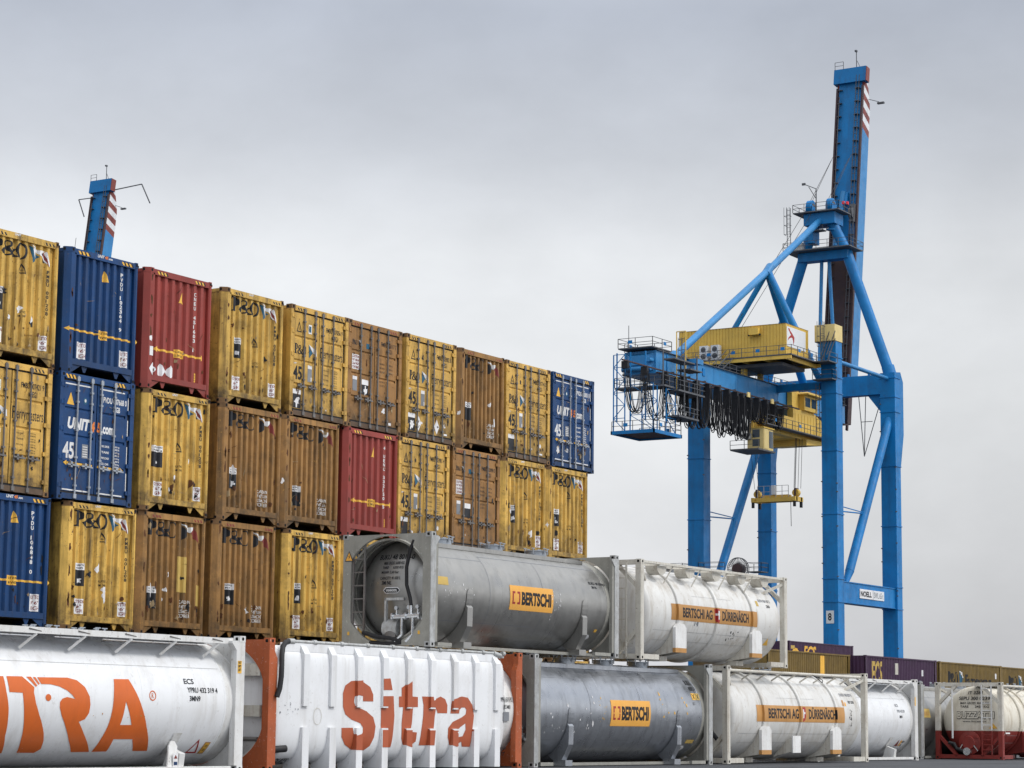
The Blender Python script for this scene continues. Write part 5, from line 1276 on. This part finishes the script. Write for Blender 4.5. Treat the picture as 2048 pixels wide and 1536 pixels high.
    platform(b,g0-1.2,g0+3.5,y0-.2,y1+.2,gz1+.35,plates=3); b.beam((g0+1,y1,gz1),(g0+1,y1,gz1+3.4),.06,.06,GR)
    for yy in (y0-.5,y0-1.7): b.beam((g0+4.2,yy,39),(g0+4.2,yy,47.6),.10,.10,'crane yellow' )
    b.beam((g0+4.2,y0-.5,47.6),(g0+4.2,y0-1.7,47.6),.1,.1,'crane yellow'); caged_ladder(b,g0+4.9,y0-1.1,38,46.9)
    b.build('girder_walkway',t)
    # backstays and their props
    nd=(1.6,VC,60.4)
    b=MB(); b.tube([(-24.6,VC-.0,45.2),nd,(17.9,VC,70.2)],.46,CBL,18); b.tube([(-25.3,VC,44.85),(-24.2,VC,45.6)],.66,CBL,14); b.tube([(1.0,VC,59.9),(2.4,VC,61.1)],.58,CBL,16); b.build('backstay',t)
    for p,rr in (((0,Bs-.6,46.0),.36),((.6,.8,43.8),.44),((G-3,VC+1.5,46.0),.54)):
        b=MB(); b.tube([nd,p],rr,CB,16); b.build('backstay_prop',t)
    b=MB()
    for y in (VC+2.0,VC+.8): b.tube([(G-1.9,y,71.8),(-3,y+1.5,51.3)],.035,'cable black',5)
    for y,q in ((VC+1.6,0),(VC+1.3,.5),(VC-1.1,0),(VC-1.5,.5)): b.tube([(G-1.2,y,73.2),(25.5,y,80.5+q)],.035,'cable black',5)
    b.build('hoist_rope',t)
    # raised boom
    bb0=Vector((22.0,VC,36.8+6.0)); bb1=Vector((29.0,VC,94.3)); d=(bb1-bb0).normalized(); nrm=Vector((d.z,0,-d.x)) # away from the land
    def BP(s,y,q): p=bb0+d*s+nrm*q; return (p.x,VC+y,p.z)
    Ln=(bb1-bb0).length; w=2.05
    def bbox(b,s0,s1,ya,yb,q0,q1,m): b.hexa([BP(s0,ya,q0),BP(s0,yb,q0),BP(s0,yb,q1),BP(s0,ya,q1),BP(s1,ya,q0),BP(s1,yb,q0),BP(s1,yb,q1),BP(s1,ya,q1)],m)
    b=MB(); bbox(b,4.5,Ln-9.5,-w+.3,w-.3,.25,2.3,CB); bbox(b,Ln-9.501,Ln-.4,-w+.3,w-.3,.25,.88,CB); bbox(b,0,4.5,-w+.3,w-.3,.25,1.8,'crane brown')
    b.build('boom',t)
    b=MB()
    Lb=24.5; bbox(b,.0,Lb,-w+.31,w-.31,.10,.249,'crane brown'); b.build('boom_trackway',t)
    for sg in (-1,1):
        b=MB(); bbox(b,-1.2,Ln-2.6,sg*(w-.12)-.13,sg*(w-.12)+.13,-.10,.32,'crane brown'); b.build('boom_rail',t)
    # side webs with red and white warning stripes near the tip, tapered nose
    for sg in (-1,1):
        b=MB(); ya,yb=sg*(w-.299),sg*(w+.02)
        def web(pl,m): b.prism(pl,lambda s,q:BP(s,ya,q),lambda s,q:BP(s,yb,q),m)
        web([(4.5,.33),(4.5,2.6),(Ln-9.8,2.6),(Ln-8.9,.33)],CBL)
        st=1.06; s=Ln-9.8
        def qmax(s_): return 2.6 if s_<Ln-5 else 2.6-(s_-(Ln-5))*1.35/4
        i=0
        while s<Ln-1.2:
            e=min(s+st,Ln-1.3); a1=min(s+.9,Ln-1.2); e1=min(e+.9,Ln-1.19)
            if e1-a1>.001: web([(s,qmax(s)),(e,qmax(e)),(e1,.33),(a1,.33)],'crane red' if i%2==0 else 'white panel')
            else: web([(s,qmax(s)),(e,qmax(e)),(Ln-1.19,.33)],'crane red' if i%2==0 else 'white panel')
            s+=st; i+=1
        b.build('boom_side',t)
    b=MB()
    b.hexa([BP(Ln-2.0,-w-.40,-.3),BP(Ln-2.0,w+.40,-.3),BP(Ln-2.0,w+.40,.9),BP(Ln-2.0,-w-.40,.9),BP(Ln+.2,-w-.40,-.3),BP(Ln+.2,w+.40,-.3),BP(Ln+.2,w+.40,.9),BP(Ln+.2,-w-.40,.9)],CB)
    b.build('boom_head',t)
    b=MB(); bbox(b,Ln-1.95,Ln+.16,-w-.50,-w-.41,-.25,.86,'crane red'); b.build('boom_end_plate',t)
    b=MB()
    for y in (-w+1.0,-w+.55):  bbox(b,2,Ln-1,y-.04,y+.04,-.34,-.26,GR)
    s=3
    i=0
    while s<Ln-2:
        bbox(b,s,s+.06,-w+.55,-w+1.0,-.34,-.24,GR)
        if i%2==0: bbox(b,s,s+.06,-w+.45,-w+1.25,-.20,.24,GR); bbox(b,s,s+.06,w-.9,w-.3,-.14,.24,GR)
        s+=1.0; i+=1
    for y in (w-.55,): bbox(b,2,Ln-4,y-.05,y+.05,-.2,-.1,GR)
    b.build('boom_ladder',t)
    b=MB(); P0=BP(Ln-30,.55,-.05)
    b.tube([BP(25.0,.45,-1.3),BP(Ln-18.5,.15,-.1)],.40,CBL,14); b.tube([BP(Ln-20.6,-.35,-.5),BP(Ln-18.6,-.25,.2)],.3,CB,12)
    for y in (1.45,-1.45): b.tube([BP(30.0,y-.3,-.5),BP(30.0,y+.3,-.5)],.8,GR,16); bbox(b,28.8,31.4,y-.35,y+.35,-.55,.24,GR)
    b.build('boom_strut',t)
    b=MB(); p=Vector(BP(Ln+.2,-.8,.2))
    b.beam(p,p+Vector((0,0,2.4)),.09,.09,GR); b.box(p.x-.3,p.x+.1,p.y-.15,p.y+.15,p.z+2.4,p.z+2.65,GR); b.beam(p+Vector((0,-.6,0)),p+Vector((0,-.1,1.1)),.06,.06,GR)
    railing(b,[BP(Ln+.15,1.0,-.3),BP(Ln+.15,2.3,-.3)],step=.7); b.beam(BP(Ln-4,-w-.0,2.0),BP(Ln-4.6,-w-1.6,2.0),.08,.08,GR); b.box(BP(Ln-4.6,0,2)[0]-.2,BP(Ln-4.6,0,2)[0]+.2,VC-w-2.4,VC-w-1.4,BP(Ln-4.8,0,2)[2]-.15,BP(Ln-4.8,0,2)[2]+.1,GR)
    b.build('weather_mast',t)
    # machinery house across the girder
    hx0,hx1,hy0,hy1,hz0,hz1=-9.0,-2.4,1.75,16.7,47.3,51.25
    b=MB(); n=34
    for i in range(n):
        a=hy0+(hy1-hy0)*i/n; c=a+(hy1-hy0)/n
        for xx,sg in ((hx0,-1),(hx1,1)):
            b.face([(xx,a,hz0),(xx,c-.07,hz0),(xx,c-.07,hz1),(xx,a,hz1)],CY); b.face([(xx-sg*.05,c-.07,hz0),(xx-sg*.05,c,hz0),(xx-sg*.05,c,hz1),(xx-sg*.05,c-.07,hz1)],CY)
            b.face([(xx,c-.07,hz0),(xx-sg*.05,c-.07,hz0),(xx-sg*.05,c-.07,hz1),(xx,c-.07,hz1)],CY); b.face([(xx,c,hz0),(xx-sg*.05,c,hz0),(xx-sg*.05,c,hz1),(xx,c,hz1)],CY)
    for i in range(14):
        a=hx0+(hx1-hx0)*i/14; c=a+(hx1-hx0)/14
        for yy in (hy0,hy1): b.box(a,c-.05,min(yy,yy+.03),yy+.03,hz0,hz1,CY)
    b.box(hx0+.06,hx1-.06,hy0+.04,hy1-.02,hz0+.01,hz1-.02,CY)
    b.face([(hx0-.08,hy0-.05,hz1),(hx1+.08,hy0-.05,hz1),(hx1+.08,hy1+.05,hz1+.03),(hx0-.08,hy1+.05,hz1+.03)],CY)
    h=b.build('machinery_house',t)
    b=MB(); b.box(hx0+.25,hx1-.9,hy0-.06,hy0-.012,48.4,50.9,'white panel')
    b.build('sign_panel',h)
    b=MB(); X=hx0+.5; 
    tr=glyph_poly([[(0.15,2.0),(.35,2.15),(.6,1.75),(1.0,1.35),(1.35,.9),(1.3,.2),(1.12,-.3),(1.1,.3),(.95,.75),(.7,.75),(.35,.5),(.1,.1),(.2,.6),(.5,.95),(.72,1.15),(.45,1.5)]])
    b.tris(fit(tr,X,48.75,1.9,2.0),lambda s,q:(s,hy0-.068,q),'red marking'); b.build('lettering',h,fix=False)
    b=MB(); b.box(hx0-.75,hx0-.02,5.2,6.5,50.0,50.8,CY); b.box(hx0-.6,hx0-.3,5.0,5.2,49.9,50.1,'rubber'); b.box(hx0-.6,hx0-.3,6.5,6.7,49.9,50.1,'rubber'); b.build('vent_hood',h)
    b=MB(); b.box(hx0-1.6,hx1+.9,hy0-1.5,hy1+.6,46.96,47.1,GR)
    for y in range(1,18,3): b.box(hx0-1.5,hx1+.8,y-.1,y+.1,46.45,46.95,CY)
    for x in (hx0-1.4,hx1+.6): b.box(x-.12,x+.12,hy0-1.4,hy1+.5,46.5,46.94,CY)
    b.box(hx0,hx1,hy0+.5,hy1-.5,46.0,46.4,GR)
    railing(b,[(hx0-1.6,hy1+.6,47.1),(hx0-1.6,hy0-1.5,47.1),(hx1+.9,hy0-1.5,47.1)],plates=2,step=1.7)
    for x,y in ((hx0+1,8.0),(hx1-1,8.0),(hx0+1,10.6),(hx1-1,10.6)): b.box(x-.3,x+.3,y-.3,y+.3,44.85,46.5,CY)
    b.build('house_deck',t)
    for y in (12.6,11.0):
        b=MB(); b.box(hx0-1.3,hx0-.5,y-.55,y+.55,47.15,49.0,'white panel')
        for z in (47.65,48.5): b.lathe_x([(hx0-1.33,.001),(hx0-1.33,.33),(hx0-1.31,.36)],y,z,GR,16); b.box(hx0-1.36,hx0-1.335,y-.32,y+.32,z-.02,z+.02,'rubber')
        b.build('air_conditioner',t)
    b=MB()
    for yy in (9.2,8.2):
        for dz in (0,1.0): b.beam((hx0-5.2,yy,44.9+dz),(hx0-1.6,yy,47.1+dz),.08,.08,GR)
    for i in range(8): q=i/7; b.box(hx0-5.2+3.6*q,hx0-4.9+3.6*q,8.2,9.2,44.9+2.2*q,44.96+2.2*q,GR)
    b.build('stair',t)
    # stairs and platforms between house and landside leg
    b=MB(); platform(b,-3.5,-1.0,-1.6,1.2,47.1,rl='ns'); platform(b,-2.4,-.96,-1.5,1.2,45.0,rl='sw')
    for yy in (-.2,-1.0):
        for dz in (0,1.0): b.beam((-1.8,yy+.5,47.1+dz),(-1.1,yy-.4,50.2+dz),.1,.1,GR)
    caged_ladder(b,-1.5,.2,47,52.4); caged_ladder(b,-1.3,1.0,38.5,44.5,cage=False)
    b.build('leg_stair',t)
    b=MB(); b.box(-1.15,1.2,-1.35,1.35,49.95,52.1,'pale crane yellow'); b.box(-1.2,-.0,1.351,1.40,50.0,52.1,CY)
    b.box(-1.2,1.25,-1.4,1.4,49.9,49.98,'rubber'); b.build('lift_house',t)
    # trolley, cab and spreader
    b=MB(); tx0,tx1=-7.6,12.6
    b.prism([(tx0,39.0),(tx1,39.0),(tx1,40.9),(tx1-4.4,42.2),(tx0+9.6,42.2),(tx0+9.6,40.9),(tx0,40.9)],lambda s,q:(s,6.0,q),lambda s,q:(s,6.4,q),CY)
    b.prism([(tx0,39.0),(tx1,39.0),(tx1,40.9),(tx1-4.4,42.2),(tx0+9.6,42.2),(tx0+9.6,40.9),(tx0,40.9)],lambda s,q:(max(s,3.0),12.2,q),lambda s,q:(max(s,3.0),12.6,q),CY)
    b.box(tx0,3.0,6.41,7.6,38.5,39.2,CY); b.box(3.001,tx1,6.41,12.19,38.5,39.2,CY)
    b.hexa([(tx1-7,5.8,37.7),(tx1,5.8,38.4),(tx1,12.6,38.4),(tx1-7,12.6,37.7),(tx1-7,5.8,38.49),(tx1,5.8,38.8),(tx1,12.6,38.8),(tx1-7,12.6,38.49)],CY)
    b.box(2.6,4.6,11.5,12.19,40.9,44.9,CY)
    b.box(2.6,4.6,6.41,7.1,40.9,44.9,CY)
    for i in range(9): b.box(tx0+10.2+i*.95,tx0+10.25+i*.95,5.96,5.999,39.2,41.6,CY)
    tr=b.build('trolley',t)
    b=MB(); b.box(4.65,8.6,5.6,7.1,42.2,44.2,CY); b.box(4.4,10.2,4.9,7.15,44.21,44.35,CY); b.hexa([(4.4,4.9,44.36),(10.2,4.9,44.36),(10.2,7.1,44.36),(4.4,7.1,44.36),(5.5,5.6,44.7),(8.6,5.6,44.7),(8.6,7,44.7),(5.5,7,44.7)],CY)
    for x in (4.9,6.8): b.box(x,x+1.5,5.57,5.60,42.7,43.9,'window glass')
    b.build('winch_cabin',tr)
    b=MB(); platform(b,tx0-.2,tx1+1.4,4.9,5.95,39.05,rl='s',plates=4,step=1.7)
    b.beam((tx1-4,5.0,39.1),(tx1+1.0,5.0,43.4),.1,.1,GR); b.beam((tx1-4,5.0,40.1),(tx1+1.0,5.0,44.4),.08,.08,GR); b.build('trolley_walkway',tr)
    b=MB(); cx0,cx1,cy0,cy1=-9.2,-6.4,4.8,7.0
    b.box(cx0,cx1,cy0,cy1,35.5,38.25,'pale crane yellow'); b.box(cx0-.15,cx1+.15,cy0-.15,cy1+.15,38.26,38.4,CY)
    b.box(cx0-1.8,cx1+.2,cy0-.2,cy1+1.5,35.35,35.55,GR)
    for z0_,z1_ in ((36.0,36.9),(37.1,38.1)): b.box(cx0-.03,cx0-.002,5.3,6.3,z0_,z1_,'window glass')
    b.box(cx0+1.6,cx1-.1,cy0-.03,cy0-.002,35.9,38.0,'window glass'); b.box(cx1+.002,cx1+.03,cy0+.2,cy1-.2,35.8,38.0,'window glass')
    b.box(cx0+.1,cx0+1.3,cy0-.06,cy0-.031,35.7,38.2,'pale crane yellow')
    b.box(cx0-.9,cx0-.1,cy1-.6,cy1+.2,36.9,37.6,'worn frame metal')
    for x in (cx0+.3,cx1-.3): b.box(x-.08,x+.08,6.3,7.0,38.4,39.0,CY)
    railing(b,[(cx0-1.8,cy0-.2,35.5),(cx0-1.8,cy1+1.5,35.5)]); b.build('operator_cabin',tr)
    b=MB(); b.box(8.0,9.6,7.6,8.8,38.0,38.5,'crane brown')
    for (xa,ya),(xb,yb) in (((-8.0,9.0),(3.2,12.1)),((-5.5,9.6),(4.4,12.1)),((8.3,7.6),(3.4,6.6)),((8.6,8.0),(4.0,6.7)),((8.9,8.3),(4.4,6.5)),((9.2,8.6),(3.2,6.4)),((10.3,8.2),(4.6,6.2))):
        b.tube([((xb+.35*(1 if xa>0 else -1)),yb+(.5 if yb>VC else -.1),38.5),(xb,yb,32.0)],.03,'cable black',5)
    b.build('hoist_rope',tr)
    sp0=MB(); sx_=3.9; sz=30.3
    sp0.box(sx_-.9,sx_-.5,6.1,12.4,sz,sz+.55,'crane yellow'); sp0.box(sx_+.5,sx_+.9,6.1,12.4,sz,sz+.55,'crane yellow')
    for y in (6.1,12.0): sp0.box(sx_-1.2,sx_+1.2,y,y+.4,sz-.02,sz+.56,'crane yellow')
    sp0.box(sx_-.5,sx_+.5,7.4,11.1,sz+.1,sz+.9,'crane yellow')
    for y in (6.5,12.0): sp0.tube([(sx_-.3,y,sz+1.1),(sx_+.3,y,sz+1.1)],.48,'crane yellow',16); sp0.box(sx_-.5,sx_+.5,y-.1,y+.1,sz+.5,sz+1.7,'crane brown')
    for y in (6.3,12.2):
        for x in (sx_-1,sx_+1): sp0.box(x-.15,x+.15,y-.15,y+.15,sz-.75,sz,'rubber')
    railing(sp0,[(sx_-.9,7.2,sz+.55),(sx_-.9,9.0,sz+.55)],h=1.5,step=.8,m='worn frame metal'); railing(sp0,[(sx_-.9,9.8,sz+.55),(sx_-.9,11.6,sz+.55)],h=1.5,step=.7,m='worn frame metal'); sp0.box(sx_-1.0,sx_-.3,9.1,9.6,sz+.9,sz+2.1,'white panel')
    sp0.tube([(sx_,7.3,sz),(sx_,7.25,sz-3.2)],.04,'cable black',5)
    sp0.build('spreader',tr)
    # festoon cable loops under the girder
    b=MB(); rd=random.Random(8)
    b.box(-44,2.5,5.25,5.45,41.95,42.1,'crane brown')
    for x in range(-32,2,4): b.box(x,x+.15,5.2,7.2,42.1,42.25,GR)
    xs=[-34.0,-32.2]; 
    b.build('festoon_rail',t)
    xs=[-43.3,-38.8,-33.9,-29.4,-26.1,-23.3,-20.6,-18.1,-15.9,-14.2,-12.3,-9.9,-7.6,-5.3,-3.0]
    loops=[(a_,c_,(5.3 if c_<-12.2 else 2.7)+rd.uniform(-.25,.25)) for a_,c_ in zip(xs,xs[1:])]
    for xa,xb,dp in loops:
        b=MB()
        for k_ in range(8):
            yy=4.85+.13*k_; dd=dp*(1-.14*rd.random()); pts=[]; n_=14; wob=rd.uniform(-.15,.15)
            for i in range(n_+1):
                u=i/n_; xx=xa+.12+(xb-xa-.24)*u; xx+=(.5-u)*-.25*math.sin(math.pi*u); zz=41.4-dd*(1-abs(2*u-1)**2.6); pts.append((xx+wob*math.sin(math.pi*u),yy,zz))
            b.tube(pts,.042 if xa<-30 else .062,'cable black',5,caps=False)
        b.box(xa-.2,xa+.2,4.95,5.75,41.1,41.94,'cable black')
        b.build('cable_loop',t)
    for x in (-13.5,-6.8): b=MB(); b.box(x,x+.7,4.8,4.94,41.6,42.2,'pale crane yellow'); b.build('floodlight',t)
    # hanging service platforms at the back end
    b=MB()
    platform(b,-35.4,-33.0,4.6,11.2,40.3,step=1.1,t=.2); platform(b,-33,-26.5,4.0,6.2,40.0,step=1.1,t=.2,rl='swe'); platform(b,-33,-28,4.0,6.2,37.0,step=1.1,t=.2,rl='swe')
    b.box(-34,-29,4.0,5.6,43.4,43.55,GR); b.box(-30.5,-27.5,3.8,5.6,42.6,42.75,GR)
    for x,y in ((-35.2,11.0),(-35.2,9.2),(-35.2,7.2),(-35.0,5.0),(-31.5,4.1),(-28.3,4.1),(-31.5,6.4),(-29.6,5.6)):
        b.beam((x,y,36.3 if y>4.5 else 36.9),(x,y,44.4),.13,.13,GR if y<6 else CB)
    b.build('service_platform',t)
    b=MB(); zb=34.9
    b.box(-37.6,-31.0,4.8,10.3,zb-.2,zb-.02,'crane brown'); b.box(-37.7,-30.9,4.7,4.85,zb-.4,zb,CB); b.box(-37.7,-30.9,10.25,10.4,zb-.4,zb,CB); b.box(-37.7,-37.5,4.7,10.4,zb-.4,zb,CB); b.box(-31.1,-30.9,4.7,10.4,zb-.4,zb,CB)
    railing(b,[(-37.6,10.3,zb),(-37.6,4.8,zb),(-31,4.8,zb),(-31,10.3,zb)],step=1.2,plates=5)
    def lattice(p,q,z0,z1,n):
        p=Vector(p); q=Vector(q)
        for a in (p,q): b.beam((a.x,a.y,z0),(a.x,a.y,z1),.11,.11,CB)
        for i in range(n):
            za=z0+(z1-z0)*i/n; zc=z0+(z1-z0)*(i+1)/n; a,c=(p,q) if i%2 else (q,p)
            b.beam((a.x,a.y,za),(c.x,c.y,zc),.07,.07,CB); b.beam((p.x,p.y,zc),(q.x,q.y,zc),.07,.07,CB)
    lattice((-37.4,10.2,0),(-37.4,8.7,0),zb,43.8,6); lattice((-35.5,7.5,0),(-35.5,5.5,0),zb,40.2,3); lattice((-34.5,4.9,0),(-32.2,4.9,0),zb,40.0,3); lattice((-37.4,8.0,0),(-37.4,5.0,0),zb,40.2,3)
    b.build('hanging_platform',t)
    # cable reel and its landing at the landside sill
    b=MB(); cy_,cz_=12.4,21.4
    for xx in (-1.3,-.9):
        for i in range(36):
            a=2*math.pi*i/36; b.beam((xx,cy_+.5*math.cos(a),cz_+.5*math.sin(a)),(xx,cy_+1.45*math.cos(a),cz_+1.45*math.sin(a)),.05,.05,GR)
        pts=[(xx,cy_+1.45*math.cos(2*math.pi*i/36),cz_+1.45*math.sin(2*math.pi*i/36)) for i in range(37)]; b.tube(pts,.05,GR,6)
    b.tube([(-1.5,cy_,cz_),(-.2,cy_,cz_)],.7,'crane brown',24); b.build('cable_reel',t)
    b=MB(); platform(b,-2.2,.4,Bs+1.3,Bs+3.3,21.2); platform(b,-2.6,-.96,Bs-4.2,Bs-1.2,21.2); platform(b,-2.2,-.2,8.6,10.6,21.0); b.build('sill_landing',t); b=MB(); b.box(-.8,.8,1.16,Bs-1.16,2.5,4.3,CB); b.box(-.6,-.1,12.1,12.7,4.3,21.4,CB); b.build('sill_beam',t)
    b=MB()
    b.tube([(G+.2,4.6,45.7),(G+.0,3.8,37.6)],.06,GR,6); b.tube([(G+.2,3.6,45.7),(G+.0,3.8,37.6)],.06,GR,6); b.tube([(G+.2,1.2,45.7),(G+.0,3.8,37.6)],.06,GR,6); b.tube([(G+.1,4.2,42.3),(G+.1,2.6,42.3)],.05,GR,6)
    b.build('hanging_frame',t)
    # plates with writing
    b=MB(); b.box(7.0,14.8,-.84,-.76,17.85,19.05,'white panel'); b.box(7.0,11.2,-.86,-.841,17.87,19.03,'white sticker')
    s=b.build('name_plate',t)
    b=MB(); fn=lambda e:(lambda p,q:(p,-.862-e,q))
    b.tris(fit(glyph_text('NOELL',.05),7.2,18.08,3.5,.74),fn(.0),'black paint'); b.tris(rect(11.1,17.88,.10,1.14),fn(.003),'black paint'); b.tris(fit(glyph_text('SWL 65 t',.0),11.5,18.08,3.0,.74),lambda p,q:(p,-.845,q),'black paint')
    b.build('lettering',s,fix=False)
    b=MB(); b.box(-1.0,-.962,-.80,.25,14.3,15.9,'white panel'); s=b.build('number_plate',t)
    b=MB(); b.tris(fit(glyph_text('8',.03),-.0,14.65,.5,.95),lambda p,q:(-1.003,.0-p,q),'black paint'); b.build('lettering',s,fix=False)
    return t
crane((269.82,85.48,-.1),'tall blue quay crane with a yellow machinery house and raised boom')
c2=crane((268.95,226.0,-.1),'far blue quay crane whose striped boom tip shows above the container wall')
for ch in list(c2.children):
    if ch.name.split('.')[0] in('number_plate','name_plate'):
        for g_ in list(ch.children): bpy.data.objects.remove(g_)
        bpy.data.objects.remove(ch)
# lamp arms on the far boom tip
b=MB(); b.beam((29.6,7.2,92.6),(31.8,2.6,93.6),.16,.16,GR); b.beam((31.8,2.6,93.6),(31.8,.6,90.0),.16,.16,GR)
b.beam((28.4,11.2,91.4),(27.6,13.2,91.2),.14,.14,GR); b.beam((27.6,13.2,91.2),(27.6,11.8,88.0),.14,.14,GR)
for i in range(9): b.beam((26.0-i*.6,12.0,84-5.0*i),(25.4-i*.6,12.0,79-5*i),.06,.06,GR)
b.build('lamp_arm',c2)
